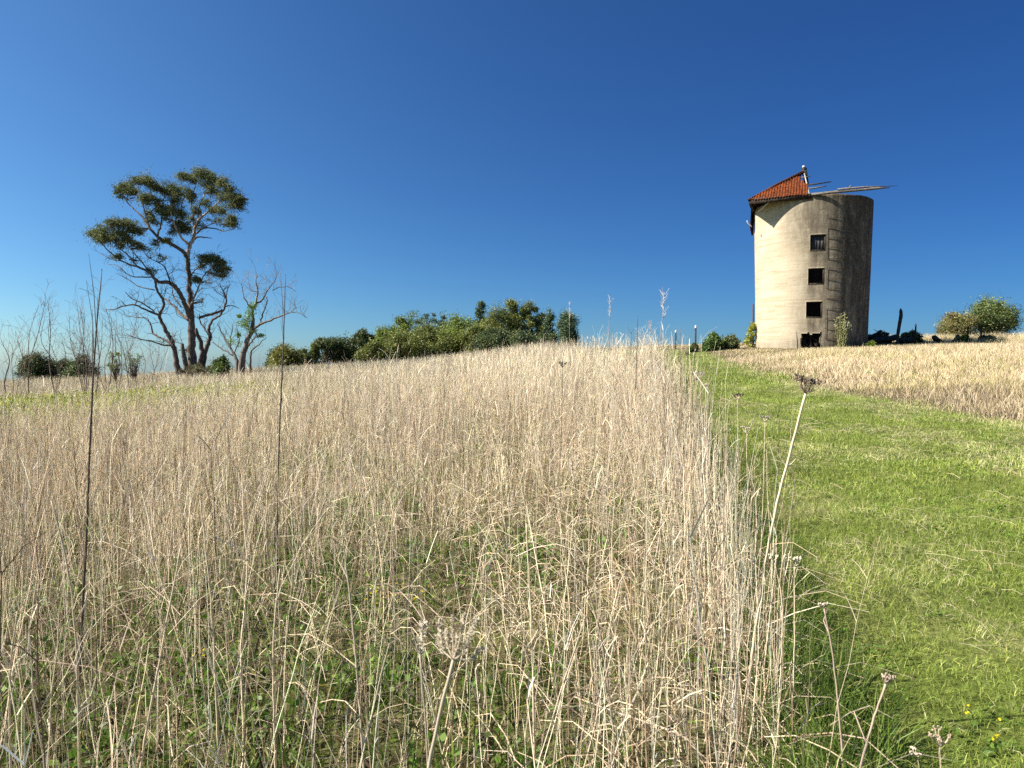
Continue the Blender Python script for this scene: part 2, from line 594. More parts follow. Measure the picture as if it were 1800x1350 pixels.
def field():
    parts = []
    # --- tall dry stalks
    for n, y0, y1, p, sides, K, rr in ((10500, .9, 6, .7, 3, 8, .0019), (36000, 6, 16, .9, 3, 6, .0022), (120000, 16, 62, 1.1, 2, 4, .0036)):
        x, y = scatter(n, y0, y1, p)
        lime = np.exp(-((x - LC[0]) / 3.2) ** 2 - ((y - LC[1]) / 3.6) ** 2)
        k = (x < ledge(x, y) - .10) & (y < 58) & (R.random(n) > lime * .97)
        # sparser swards
        d = fbm(x, y, 1.4, 61)
        k &= R.random(n) < np.clip(.32 + 2.1 * (d - .33), .18, 1)
        k &= R.random(n) < 1 - .62 * sst(-1.6, -.2, x) * (1 - sst(3.6, 6.5, y))
        if y0 < 16:      # a dense wall of stalks along the track edge
            ne = 520 if y0 < 6 else 1900
            ye = R.uniform(2.0 if y0 < 6 else 6, y1, ne)
            xe = ledge(ye * 0, ye) - .14 - R.exponential(.22, ne)
            x = np.concatenate([x, xe]); y = np.concatenate([y, ye]); k = np.concatenate([k, np.ones(ne, bool)])
        # keep the ground right in front of the lens open
        k &= np.hypot(x, y) > 1.35
        x, y = x[k], y[k]
        N = len(x)
        h = (.78 + .42 * vn(x, y, 2.3, 63) + R.normal(0, .17, N)).clip(.3, 1.45)
        h *= 1 - .32 * sst(7, 15, y) * sst(5, -9, x) - .25 * sst(20, 40, y)
        h *= np.where(R.random(N) < .55, R.uniform(.55, .9, N), 1)
        h *= 1 - .22 * sst(-2, 0, x) * (1 - sst(.6, 1.4, x)) * (1 - sst(5, 9, y))
        h *= 1 - .45 * np.clip(1 - y / 2.4, 0, 1)
        b = np.stack([x, y, zt(x, y) - .02], 1)
        lean = np.abs(R.normal(.0, .19, N)) + .03
        lean = np.where(ledge(x, y) - x < .5, lean * .55, lean)
        fallen = (R.random(N) < .06) & (ledge(x, y) - x > .6)
        lean[fallen] = R.uniform(.3, .8, fallen.sum())
        P = paths(b, h, lean, K, 1.12, .011)
        w = np.tile(np.array([3.2, 2.6, 2.2, 2.2, 1.0, .5]), (N, 1))
        near = np.clip(1.6 - y / 9, 0, 1)[:, None]
        w = w * (1 + near * np.array([[-.3, .1, -.4, .4, 1.2, 2.2]]))
        pg = sst(.45, .62, fbm(x, y, 4.5, 68)) * sst(8, 16, y)
        w = np.concatenate([w, (2.2 * pg)[:, None], (1.3 * pg * (x < -3))[:, None]], 1)
        C = pick(N, STRAW + [(.74, .64, .42), (.34, .33, .11)], w, .16) * 1.1
        C *= (.80 + .40 * fbm(x, y, 1.3, 69))[:, None]
        r = rr * np.exp(R.normal(-.1, .38, N)).clip(.45, 2.4) * np.maximum(1, y / 24) * np.where(fallen, .7, 1)
        parts.append((P, taper(r, K, .45), C, sides))
        # side branches and seed heads on stalks
        m = np.where((R.random(N) < (.75 if y1 < 20 else .35)) & ~fallen)[0]
        for rep in range(2 if y1 < 7 else (3 if y1 < 20 else 1)):
            kk = R.integers(max(1, K // 2), K, len(m))
            s = P[m, kk]
            hb = R.uniform(.04, .17, len(m)) * h[m]
            Pb = paths(s, hb, R.uniform(.2, .75, len(m)), 3, 1.0, .03)
            Cb = np.clip(C[m] * R.uniform(.85, 1.25, (len(m), 1)), 0, .9)
            parts.append((Pb, taper(r[m] * .7, 3, .6), Cb, 2))
    # --- soft mid-height dry grass, filling between the stalks
    for n, y0, y1, p, K, rr in ((9000, .9, 5, .6, 4, .0016), (60000, 5, 18, .9, 3, .0026), (180000, 16, 60, 1.1, 3, .0046)):
        x, y = scatter(n, y0, y1, p)
        k = (x < ledge(x, y) + .05) & (np.hypot(x, y) > 1.0) & (R.random(n) > .75 * np.exp(-((x - LC[0]) / 3.2) ** 2 - ((y - LC[1]) / 3.6) ** 2))
        x, y = x[k], y[k]
        N = len(x)
        h = R.uniform(.15, .62, N) * (.7 + .6 * fbm(x, y, 1.1, 66)) * (.55 + .45 * sst(3, 7, y))
        h *= 1 - .3 * sst(26, 40, y)
        b = np.stack([x, y, zt(x, y) - .01], 1)
        P = paths(b, h, R.uniform(.1, .9, N), K, 1.8, .02)
        g = sst(.50, .66, fbm(x, y, 1.6, 71) + .12 * (y < 8) * (R.random(N) - .3))
        gl = np.exp(-((x - LC[0]) / 3.4) ** 2 - ((y - LC[1]) / 4) ** 2) * sst(.35, .5, fbm(x, y, 1.8, 73)) + .35 * np.exp(-((x + 9) / 6) ** 2 - ((y - 21) / 5) ** 2)
        w = np.stack([1.8 - .9 * g, 2.0 - 1.0 * g, 2.6 - g * .7, 1.0 + 0 * g, .7 + 0 * g, .35 + 1.9 * g, .15 + 1.0 * g, .25 + 9 * gl + 1.3 * sst(.45, .6, fbm(x, y, 3.4, 78)) * sst(8, 13, y) * sst(1, -5, x)], 1)
        C = pick(N, STRAW[:5] + [(.24, .25, .07), (.14, .18, .04), (.42, .41, .085)], w, .17) * 1.12
        r = rr * R.uniform(.6, 1.4, N)
        parts.append((P, taper(r, K, .3), C, 2))
    strand_obj_and_tag('dry_grass', parts, M_straw, 'tall dry straw coloured weeds and stalks covering the left field', 'dry grass')
    # --- matted fallen straw near the ground
    parts = []
    n = 110000
    x, y = scatter(n, .9, 15, .6)
    k = (x < ledge(x, y)) & (R.random(n) < (.50 + .50 * sst(-1.2, .6, x)) * (.15 + .85 * sst(.34, .54, fbm(x, y, .8, 84) + .22 * sst(-.2, 1, x))))
    x, y = x[k], y[k]
    N = len(x)
    K = 4
    L = R.uniform(.05, .26, N)
    b = np.stack([x, y, zt(x, y) + R.uniform(.0, .24, N) ** 1.0 * (.5 + fbm(x, y, .7, 81))], 1)
    P = paths(b, L, R.uniform(.6, 2.2, N), K, 1.1, .05)
    P[:, :, 2] = np.maximum(P[:, :, 2], zt(P[:, :, 0], P[:, :, 1]) + .004)
    C = pick(N, [(.66, .53, .35), (.56, .43, .28), (.42, .31, .20), (.22, .15, .10), (.74, .64, .45)], [3, 3, 2.4, 2.2, 1.4], .16)
    parts.append((P, taper(.0015 * R.uniform(.6, 1.6, N) * np.maximum(1, y / 7), K, .5), C, 2))
    strand_obj_and_tag('fallen_straw', parts, M_straw, 'matted pale straw lying between the dry stalks', 'straw')
    # --- green undergrowth beneath stalks
    parts = []
    n = 95000
    x, y = scatter(n, .9, 26, 1.2)
    g = fbm(x, y, .9, 91) + .25 * sst(5, 2, y) * (x < .4)
    k = (x < ledge(x, y) + .1) & (R.random(n) < .9 * sst(.40, .60, g) + .10)
    x, y = x[k], y[k]
    N = len(x)
    K = 4
    h = R.uniform(.06, .30, N)
    b = np.stack([x, y, zt(x, y)], 1)
    P = paths(b, h, R.uniform(.2, 1.0, N), K, 1.7, .0)
    C = pick(N, [(.09, .16, .02), (.14, .22, .03), (.20, .26, .045), (.05, .09, .015), (.30, .28, .07), (.16, .11, .06), (.07, .05, .03)], [3, 2.5, 1.6, 2.5, .8, 1.6, 1.6], .15)
    r = R.uniform(.0018, .0050, N) * np.maximum(1, y / 9)
    Rd = r[:, None] * np.array([.7, 1, .8, .12])[None]
    parts.append((P, Rd, C, 2))
    strand_obj_and_tag('undergrowth', parts, M_lawn, 'bright green grass and herbs low among the dead stalks', 'undergrowth')
    # --- broad green herb leaves in clumps, bottom of the field
    B = leafbag()
    ns = 330
    x, y = scatter(ns * 6, 1.6, 9, .5)
    g = fbm(x, y, .9, 91) + .25 * sst(5, 2, y) * (x < .4)
    k = (x < ledge(x, y) - .1) & (g > .55)
    x, y = x[k][:ns * 2], y[k][:ns * 2]
    for cx, cy in zip(x, y):
        q = R.integers(18, 46)
        a = R.uniform(0, 2 * PI, q)
        rr = R.uniform(0, .13, q)
        c = np.stack([cx + rr * np.cos(a), cy + rr * np.sin(a), R.uniform(.02, .16, q)], 1)
        c[:, 2] += zt(c[:, 0], c[:, 1])
        B.put(c, R.uniform(.02, .06, q), R.uniform(.008, .018, q), pick(q, [(.10, .18, .025), (.16, .25, .035), (.07, .13, .02)], [2, 2, 1], .15), up=.5)
    o = B.build('herb_leaves', M_lawn)
    tag(o, 'bright green leafy herbs at the foot of the stalks', 'herbs', None, 'stuff')
    B = leafbag()
    n = 52000
    x = R.normal(LC[0] - .4, 2.7, n); y = R.normal(LC[1] - .3, 3.2, n)
    k = (R.random(n) < sst(.30, .50, fbm(x, y, 1.8, 73)))
    x, y = x[k], y[k]; n = len(x)
    c = np.stack([x, y, zt(x, y) + R.uniform(.05, .62, n) * (.5 + .6 * fbm(x, y, .9, 75))], 1)
    B.put(c, R.uniform(.05, .10, n), R.uniform(.012, .028, n), pick(n, [(.40, .42, .05), (.30, .35, .05), (.20, .28, .04), (.50, .48, .10)], [3, 3, 1.5, 1], .16), up=.5)
    o = B.build('lime_weeds', M_lawn)
    tag(o, 'patch of yellow-green leafy weeds at the far left of the field', 'weeds', None, 'stuff')
    # small yellow flowers
    B = leafbag()
    for px, py in [(742, 1063), (728, 1080), (690, 1072), (700, 1060), (1228, 862), (1752, 1338), (362, 1182), (1222, 868), (665, 1065), (672, 1075)]:
        p = gp(px, py + 40)
        for q in range(5):
            c = p + np.array([R.normal(0, .03), R.normal(0, .04), .16 + R.uniform(0, .06)])
            B.put(np.repeat([c], 6, 0), np.full(6, .009), np.full(6, .004), np.tile([[.75, .62, .02]], (6, 1)), up=.2)
    tag(B.build('yellow_flowers', M_lawn), 'tiny yellow wildflowers scattered low in the grass', 'flowers', None, 'stuff')


def strand_obj_and_tag(name, parts, mat, label, cat):
    o = strand_obj(name, parts, mat)
    return tag(o, label, cat, None, 'stuff')


class leafbag(Bag):
    def put(s, c, L, W, C, up=0., droop=0., D=None):
        """diamond leaves at c; up/droop bias the direction"""
        c = np.asarray(c, float)
        n = len(c)
        if D is None:
            D = R.normal(0, 1, (n, 3))
            D[:, 2] = D[:, 2] * .6 + up - droop
        D = D / (np.linalg.norm(D, axis=1)[:, None] + 1e-9)
        S = np.cross(D, R.normal(0, 1, (n, 3)))
        S /= np.linalg.norm(S, axis=1)[:, None] + 1e-9
        L = np.asarray(L)[:, None]; W = np.asarray(W)[:, None]
        V = np.stack([c, c + D * L * .45 + S * W, c + D * L, c + D * L * .45 - S * W], 1)
        F = (np.arange(n) * 4)[:, None] + np.arange(4)[None]
        s.add(V, F, np.repeat(C, 4, 0))


field()


def lawn():
    parts = []
    for n, y0, y1, p, K, rr, hh in ((150000, 1.3, 6, .9, 3, .0016, 1), (150000, 6, 15, 1.2, 3, .0030, 1), (110000, 15, 38, 1.3, 2, .0075, 1.0)):
        x, y = scatter(n, y0, y1, p)
        # bias to the track side
        x = np.where(x < ledge(x, y) - .1, ledge(x, y) + R.random(n) * (redge(x, y) - ledge(x, y)), x)
        k = (x < redge(x, y) + .6 * R.random(n)) & (x < .9 * y + 2)
        x, y = x[k], y[k]
        N = len(x)
        cl = fbm(x, y, .35, 101)
        e = x - ledge(x, y)
        h = (.012 + .050 * cl + .022 * R.random(N)) * (.8 + .4 * vn(x, y, 2.2, 103))
        h = h + .22 * np.exp(-np.maximum(e, 0) / .10) * R.random(N) * (1 - .5 * sst(6, 16, y))
        b = np.stack([x, y, zt(x, y) - .0], 1)
        P = paths(b, h * 1.1, R.uniform(.15, 1.0, N), K, 1.3, .0)
        dry = sst(.46, .64, fbm(x, y, .8, 105) * .6 + fbm(x, y, 3.0, 108) * .4 + .14 * sst(2.2, 3.8, e) - .06)
        w = np.stack([3 - 1.8 * dry, 3 - 1.2 * dry, 1.6 + 0 * dry, .7 - .3 * dry, .3 + 2.0 * dry, .15 + 1.6 * dry], 1)
        C = pick(N, [(.22, .265, .055), (.295, .335, .07), (.40, .41, .10), (.10, .145, .03), (.52, .45, .22), (.62, .53, .34)], w, .15)
        C *= ((.82 + .36 * vn(x, y, .5, 107)) * (.62 + .76 * fbm(x, y, .16, 109)))[:, None] * np.array([[.93, 1, .9]])
        r = rr * R.uniform(.6, 1.35, N)
        parts.append((P, taper(r, K, .25), C, 2))
    # dead thatch lying on the track
    n = 9000
    x, y = scatter(n, 1.5, 14, .8)
    k = (x > ledge(x, y)) & (x < redge(x, y)) & (R.random(n) < sst(.42, .65, fbm(x, y, .8, 105)))
    x, y = x[k], y[k]
    N = len(x)
    b = np.stack([x, y, zt(x, y) + R.uniform(.02, .07, N)], 1)
    P = paths(b, R.uniform(.02, .11, N), R.uniform(1, 3, N), 3, 1., .03)
    P[:, :, 2] = np.clip(P[:, :, 2], zt(P[:, :, 0], P[:, :, 1]) + .012, zt(P[:, :, 0], P[:, :, 1]) + .08)
    parts.append((P, taper(.0011 * np.maximum(1, y / 6) * R.uniform(.6, 1.6, N), 3, .6), pick(N, [(.62, .5, .32), (.5, .4, .25)], [1, 1], .15), 2))
    strand_obj_and_tag('path_grass', parts, M_lawn, 'short green mown grass of the track leading to the tower', 'grass')
    # darker broadleaf plants in the track
    B = leafbag()
    x, y = scatter(2600, 1.6, 13, .7)
    k = (x > ledge(x, y) + .05) & (x < redge(x, y)) & (fbm(x, y, .5, 111) > .53)
    for cx, cy in zip(x[k], y[k]):
        q = 12
        c = np.stack([cx + R.normal(0, .035, q), cy + R.normal(0, .035, q), R.uniform(.015, .07, q)], 1)
        c[:, 2] += zt(c[:, 0], c[:, 1])
        B.put(c, R.uniform(.012, .035, q), R.uniform(.004, .009, q), pick(q, [(.10, .19, .025), (.14, .24, .03), (.06, .12, .02)], [2, 2, 1], .15), up=.4)
    tag(B.build('clover_leaves', M_lawn), 'small dark green clover leaves among the track grass', 'clover', None, 'stuff')
    # long green tufts along the left edge, and the dry grass slope to the right
    parts = []
    ntf = 700
    yy = (R.random(ntf) ** 1.3) * 15 + 1.9
    xx = np.interp(yy, LEy, LEx) + R.normal(.05, .09, ntf)
    for cx, cy in zip(xx, yy):
        q = int(R.integers(18, 46))
        b = np.stack([cx + R.normal(0, .03, q), cy + R.normal(0, .03, q), np.zeros(q)], 1)
        b[:, 2] = zt(b[:, 0], b[:, 1])
        P = paths(b, R.uniform(.10, .34, q), R.uniform(.1, .9, q), 5, 2.0, .0)
        parts.append((P, R.uniform(.0012, .0028, q)[:, None] * np.array([.8, 1, .9, .6, .1])[None],
                      pick(q, [(.12, .19, .03), (.18, .25, .045), (.28, .28, .09), (.07, .12, .02)], [3, 2, 1, 2], .14), 2))
    strand_obj_and_tag('edge_tufts', parts, M_lawn, 'long green grass tufts along the left edge of the track', 'grass tufts')
    parts = []
    for n, y0, y1, p, K, rr in ((26000, 5, 14, .8, 4, .0020), (170000, 13, 44, .9, 3, .0040)):
        x, y = scatter(n, y0, y1, p)
        x = np.where(x < redge(x, y) - .3, redge(x, y) - .3 + R.random(n) * (.9 * y + 3 - redge(x, y)), x)
        k = (x < .9 * y + 3) & off_tower(x, y)
        e = x - redge(x, y)
        k &= R.random(n) < .35 + .65 * sst(-.3, .8, e)
        x, y, e = x[k], y[k], e[k]
        N = len(x)
        pt = fbm(x, y, 1.3, 121)
        h = (.04 + .38 * pt ** 1.4 + R.normal(0, .05, N)).clip(.04, .6) * (.45 + .55 * sst(0, 1.6, e))
        h *= 1 - .62 * sst(22, 29, y) * (x < 21)
        h *= 1 + .4 * sst(18, 26, x)
        b = np.stack([x, y, zt(x, y) - .01], 1)
        P = paths(b, h, R.uniform(.1, .75, N), K, 1.6, .02)
        g = sst(.46, .62, fbm(x, y, 2.2, 123) + .14 * sst(25, 29, y))
        w = np.stack([2.4 - g, 2.6 - g, 3.0 - 1.5 * g, 1.5 + 0 * g, .6 + 0 * g, .25 + 1.5 * g, .3 + 1.6 * g], 1)
        tone = (.76 + .55 * fbm(x, y, 3.5, 127))[:, None] * np.array([[1, .97, .93]])
        C = tone * pick(N, [(.60, .46, .29), (.68, .55, .35), (.74, .62, .40), (.50, .40, .28), (.3, .2, .12), (.25, .26, .07), (.42, .38, .14)], w, .13)
        parts.append((P, taper(rr * R.uniform(.55, 1.3, N), K, .35), C, 2))
    strand_obj_and_tag('pale_grass', parts, M_straw, 'pale golden dry grass on the slope below the tower', 'dry grass')


lawn()

# ------------------------------------------------------------------ silo
def silo():
    T = np.array([TX, TY])
    eb = -T / np.linalg.norm(T)            # toward the camera
    ea = np.array([-eb[1], eb[0]])         # viewer's right
    zb = Z(TX, TY)
    def Wb(a, b, z): return np.array([TX + a * ea[0] + b * eb[0], TY + a * ea[1] + b * eb[1], z])
    W = Wb
    root = empty('silo', (TX, TY, zb), 'tall round weathered concrete silo with a broken rusty roof', 'silo')
    def zat(py, px=1422, b=2.5):           # height of a pixel row on the front of the wall
        d = T @ np.array([0, 1]) + b * eb[1]
        return at(px, py, d)[2]
    z1 = zat(343)
    def rad_(z): return 2.39 + .15 * np.clip((z - zb) / (z1 - zb), 0, 1)
    # angular grid with a fine zone around the openings (0 = facing the camera)
    th = np.concatenate([np.arange(-180, -14, 3.), np.arange(-14, 18, .75), np.arange(18, 180, 3.)])
    zs = np.arange(zb - .35, z1 + .02, .0625)
    nt_, nz = len(th), len(zs)
    thr = np.radians(th)
    Th, Zz = np.meshgrid(thr, zs)
    mid_t = (np.append(th[1:], 180) + th) / 2
    mid_z = (zs[1:] + zs[:-1]) / 2
    wins = []
    for px, py, w, h in ((1430, 427, .62, .70), (1428, 485, .66, .72), (1425.5, 544, .66, .72), (1421, 600, .80, .70)):
        wins.append((math.degrees(math.asin((px - 1420) * .0247 / 2.5)), zat(py), w, h))
    hole = np.zeros((nz - 1, nt_), bool)
    for k, (t0, zc, w, h) in enumerate(wins):
        MT, MZ = np.meshgrid(mid_t, mid_z)
        hw = math.degrees(w / 2 / 2.5)
        j = 0
        if k == 3:
            j = (vn(MT * 3, MZ * 40, 6, 7) - .5)
            hole |= (np.abs(MT - t0) < hw * (1 + .25 * j)) & (np.abs(MZ - zc) < h / 2 * (1 + .35 * j))
        else:
            if k == 2: j = (vn(MT * 3, MZ * 40, 5, 9) - .5) * .12 * (MT < t0)
            hole |= (np.abs(MT - t0) < hw * (1 + j)) & (np.abs(MZ - zc) < h / 2)
    wob = .012 * (fbm(Th * 2.5, Zz, .8, 201) - .5) + .02 * (fbm(Th * 2.5, Zz, 2.5, 203) - .5)
    ro = rad_(Zz) + wob
    ri = ro - .17
    topz = np.where(np.arange(nz)[:, None] == nz - 1, .10 * (fbm(Th * 6, Th * 0, 1, 205) - .55) - .05 * (np.cos(Th - .5) < -.2), 0)
    def pos(r):
        a = r * np.sin(Th); b = r * np.cos(Th)
        return np.stack([TX + a * ea[0] + b * eb[0], TY + a * ea[1] + b * eb[1], Zz + topz], -1).reshape(-1, 3)
    V = np.concatenate([pos(ro), pos(ri)])
    NO = nt_ * nz
    idx = lambda i, j: i * nt_ + j % nt_
    Fq = []
    for i in range(nz - 1):
        for j in range(nt_):
            if not hole[i, j]:
                Fq.append((idx(i, j), idx(i, j + 1), idx(i + 1, j + 1), idx(i + 1, j)))
                Fq.append(tuple(NO + q for q in (idx(i, j), idx(i + 1, j), idx(i + 1, j + 1), idx(i, j + 1))))
                continue
            for (di, dj, a, b) in ((0, -1, idx(i, j), idx(i + 1, j)), (0, 1, idx(i + 1, j + 1), idx(i, j + 1)),
                                   (-1, 0, idx(i, j + 1), idx(i, j)), (1, 0, idx(i + 1, j), idx(i + 1, j + 1))):
                if not hole[min(max(i + di, 0), nz - 2), (j + dj) % nt_]:
                    Fq.append((a, b, NO + b, NO + a))
    i = nz - 1
    for j in range(nt_):
        Fq.append((idx(i, j), idx(i, j + 1), NO + idx(i, j + 1), NO + idx(i, j)))
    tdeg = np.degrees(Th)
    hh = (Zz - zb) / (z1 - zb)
    st = sst(-30, 8, tdeg + 22 * (fbm(Zz * 1.0, Th * 2, 1.2, 207) - .5) + 16 * sst(.55, .95, hh)) * (1 - sst(70, 130, np.abs(tdeg)))  # weather staining, carried on round the right as painted shade
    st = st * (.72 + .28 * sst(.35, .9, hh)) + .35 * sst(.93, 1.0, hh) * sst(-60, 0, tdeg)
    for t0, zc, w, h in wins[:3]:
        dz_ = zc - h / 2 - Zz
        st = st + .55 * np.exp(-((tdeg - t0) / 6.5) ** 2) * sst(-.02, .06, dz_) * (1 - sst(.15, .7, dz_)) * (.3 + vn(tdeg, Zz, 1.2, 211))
    st = st + .50 * sst(8, 46, tdeg) * (1 - sst(80, 130, tdeg))  # shade painted onto the side turned away from the sun
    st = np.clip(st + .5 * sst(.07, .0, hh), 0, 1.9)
    st = np.concatenate([st.ravel(), np.full(NO, 1.7)])  # inner face coloured dark to paint the gloom behind the openings
    mesh('wall', V, np.array(Fq), M_conc, root, None, True, {'stain_shade': st})
    # timber frames and the closed top shutter
    for k, (t0, zc, w, h) in enumerate(wins[:3]):
        t = math.radians(t0)
        c2 = np.array([sin(t), cos(t)])
        tn = np.array([cos(t), -sin(t)])
        r = float(rad_(zc)) - .085
        def wp(s, q, dz):
            a = (r + q) * c2[0] + s * tn[0]; b = (r + q) * c2[1] + s * tn[1]
            return W(a, b, zc + dz)
        ex = (wp(1, 0, 0) - wp(0, 0, 0)); ey = wp(0, 1, 0) - wp(0, 0, 0); ez = np.array([0, 0, 1.])
        B = Bag()
        for s in (-1, 1):
            B.box(wp(s * (w / 2 - .03), 0, 0), ex * .022, ey * .04, ez * (h / 2 - .03))
            B.box(wp(0, 0, s * (h / 2 - .03)), ex * (w / 2 - .055), ey * .038, ez * .022)
        fr = B.build('window_frame', M_dark, root)
        if k == 0:
            B = Bag()
            for q in range(4):
                B.box(wp((q - 1.5) * .135, -.05 + .006 * (q % 2), 0), ex * .063, ey * .012, ez * (h / 2 - .055), (1, 1, 1))
            B.build('shutter', M_shut, root)
    # ladder of iron rungs up the right of the windows
    ld = Bag()
    lad = bpy.data.objects.new('ladder', None)
    COL.objects.link(lad); lad.parent = root
    t0, tw = math.radians(22.5), math.radians(8.2)
    zr = np.arange(zb + .3, zb + 5.75, .43)
    def lp(t, z, so): r = float(rad_(z)) + so; return W(r * sin(t), r * cos(t), z)
    for k, z in enumerate(zr):
        B = Bag()
        zz = z + R.uniform(-.02, .02)
        rp = [lp(t0 - tw, zz, .0), lp(t0 - tw, zz, .022)] + [lp(t0 + q * tw, zz + .0, .022) for q in (-.5, 0, .5)] + [lp(t0 + tw, zz, .022), lp(t0 + tw, zz, .0)]
        B.tube(rp, .008, 6)
        o = B.build('rung', M_steel, lad)
        o.parent = lad
    for s, segs in ((-1, ((0, 3), (5, 7), (8, 11))), (1, ((1, 4), (6, 10)))):
        for a, b in segs:
            B = Bag()
            B.tube([lp(t0 + s * tw, z, .022) for z in np.linspace(zr[a], zr[b], 6)], .007, 5)
            B.build('rail', M_steel, lad)
    # ---- roof remains: square pyramid, left part only
    ze = z1 - .02
    apex_z = at(1412, 302, TY)[2]
    Hh = apex_z - ze
    S = 2.56
    def Wr(a, b, z): return Wb(a - .36 * min(max((z - ze) / Hh, 0), 1), b, z)
    W = Wr
    def corner(dz=0): return W(-S - .04, S - .12, ze + dz)
    roof = bpy.data.objects.new('roof', None)
    COL.objects.link(roof); roof.parent = root
    nrm = np.cross(W(1, 0, 0) - W(0, 0, 0), W(0, S, 0) - W(0, 0, Hh)); nrm /= np.linalg.norm(nrm)
    if nrm[2] < 0: nrm = -nrm
    def sheet(name, a0, a1, hmax_f, side, mat, thick=.012):
        """corrugated sheeting on one face. side 0 front, 1 left"""
        aa = np.arange(a0, a1, .02)
        n = len(aa)
        K = 8
        V = []
        for lay in (0, 1):
            for kk in range(n):
                a = aa[kk]
                hm = hmax_f(a)
                for q in np.linspace(0, 1, K):
                    hgt = hm * q
                    b = (S + .06) * (1 - hgt / Hh)
                    W = Wb
                    w = .022 * sin(2 * PI * a / .115) + (lay * -thick)
                    slip = [.0, .035, -.02, .05, .012, -.03, .04][int((a + 9) / .66) % 7]
                    if side == 0: w += slip * .5; hgt = hgt - slip * (1 - q)
                    if side == 0: p = W(a, b, ze + .05 + hgt)
                    else: p = Wb(-(.36 + (S - .30) * (1 - hgt / Hh)), a, ze + .05 + hgt)
                    V.append(p + np.array([0, 0, w]))
        F_ = []
        for lay in (0, 1):
            o_ = lay * n * K
            for kk in range(n - 1):
                for q in range(K - 1):
                    f = (o_ + kk * K + q, o_ + (kk + 1) * K + q, o_ + (kk + 1) * K + q + 1, o_ + kk * K + q + 1)
                    F_.append(f if lay == 0 else f[::-1])
        return mesh(name, V, np.array(F_), mat, roof)
    def hip(a): return max(Hh * (1 - (abs(a) - .10) / S), .02) if abs(a) > .1 else Hh
    def hipf(a): return max(Hh * (a + S + .05) / (S - .36), .02) if a < -.36 else Hh
    def front_h(a):
        h = hipf(a)
        if a > -.34: h = min(h, Hh * .44)
        elif a > -.48: h = min(h, Hh * .60)
        elif a > -.66: h = min(h, Hh * .82)
        return h
    roof_front = sheet('roof_sheet', -S - .08, -.18, front_h, 0, M_rust)
    sheet('roof_sheet', -S, S + .10, hip, 1, M_rust2)
    # hip ridge capping, apex post and cap, centre rafter, wall plates, battens
    B = Bag(); B.tube([corner(.07), W(-1.3, 1.3, ze + .09 + Hh * .5), W(0, .0, ze + Hh + .09)], [.045, .045, .04], 6); B.build('hip_cap', M_rust2, roof)
    B = Bag(); B.tube([W(0, 0, ze + Hh - .55), W(0, 0, ze + Hh + .14)], [.10, .12], 8); B.blob(W(.0, 0, ze + Hh + .16), (.13, .13, .10), 4); B.build('apex_post', M_char, roof)
    B = Bag(); B.blob(W(-.02, 0, ze + Hh + .27), (.07, .07, .055), 5); B.build('apex_cap', M_white, roof)
    B = Bag(); B.tube([W(-.10, S + .02, ze + .0), W(-.05, S * .5, ze + Hh * .52), W(.0, .02, ze + Hh - .02)], .032, 5); B.build('rafter', M_grey, roof)
    B = Bag(); B.tube([W(-1.25, S, ze + .0), W(-1.28, S * .55, ze + Hh * .42)], .035, 5); B.build('rafter', M_dark, roof)
    for hb, a0, a1, mt in ((.80, -.4, .22, 'p'), (.46, -.3, .93, 'd'), (.30, -.3, .68, 'p'), (.075, -.2, .86, 'p')):
        hz = Hh * hb
        b = S * (1 - hb) + .0
        B = Bag(); B.tube([W(a0, b, ze + hz - .02), W((a0 + a1) / 2, b, ze + hz - .015), W(a1, b + .02, ze + hz + .02)], [.035, .034, .022], 5)
        B.build('batten', M_wood if mt == 'p' else M_dark, roof)
    # front wall plate: dark under the sheets, grey pole jutting far past the wall
    B = Bag(); B.box(W(-1.3, S - .02, ze - .03), (W(1, 0, 0) - W(0, 0, 0)) * 1.27, (W(0, 1, 0) - W(0, 0, 0)) * .05, (0, 0, .11)); B.build('wall_plate', M_dark, roof)
    B = Bag(); B.box(W(-S + .02, .8, ze - .05), (W(1, 0, 0) - W(0, 0, 0)) * .05, (W(0, 1, 0) - W(0, 0, 0)) * 1.66, (0, 0, .07)); B.build('wall_plate', M_dark, roof)
    B = Bag()
    B.tube([W(-.02, S + .05, ze + .03), W(.6, S + .05, ze + .035), W(1.2, S + .04, ze + .05), W(1.9, S + .02, ze + .05), W(2.5, S, ze + .055), W(2.95, S, ze + .03)], [.055, .06, .07, .06, .055, .012], 7)
    B.build('pole', M_wood, roof)
    B = Bag(); B.tube([W(1.0, S + .12, ze + .14), W(2.0, S + .06, ze + .14), W(3.25, S - .1, ze + .10)], [.03, .035, .008], 6); B.build('pole', M_wood, roof)
    B = Bag(); B.tube([W(1.42, S + .06, ze + .10), W(1.55, S + .10, ze + .24)], [.05, .03], 6); B.build('broken_stub', M_wood, roof)
    B = Bag(); B.tube([W(-2.25, 2.0, ze - .42), W(-1.75, 2.45, ze - .12)], .022, 5); B.build('brace', M_pale, roof)
    # sheet hanging down the left side
    V = []
    nn = 30
    for lay in (0, 1):
        for k in range(nn):
            b = .75 - 2.0 * k / (nn - 1)
            w = .018 * sin(2 * PI * b / .125)
            for q in np.linspace(0, 1, 5):
                V.append(W(-2.62 - .05 * q + w + lay * .012, b, ze + .06 - (1.12 - .45 * abs(k / nn - .5)) * q))
    F_ = [tuple(lay * nn * 5 + z for z in (k * 5 + q, (k + 1) * 5 + q, (k + 1) * 5 + q + 1, k * 5 + q + 1)) for lay in (0, 1) for k in range(nn - 1) for q in range(4)]
    mesh('hanging_sheet', V, np.array(F_), M_rust2, roof)
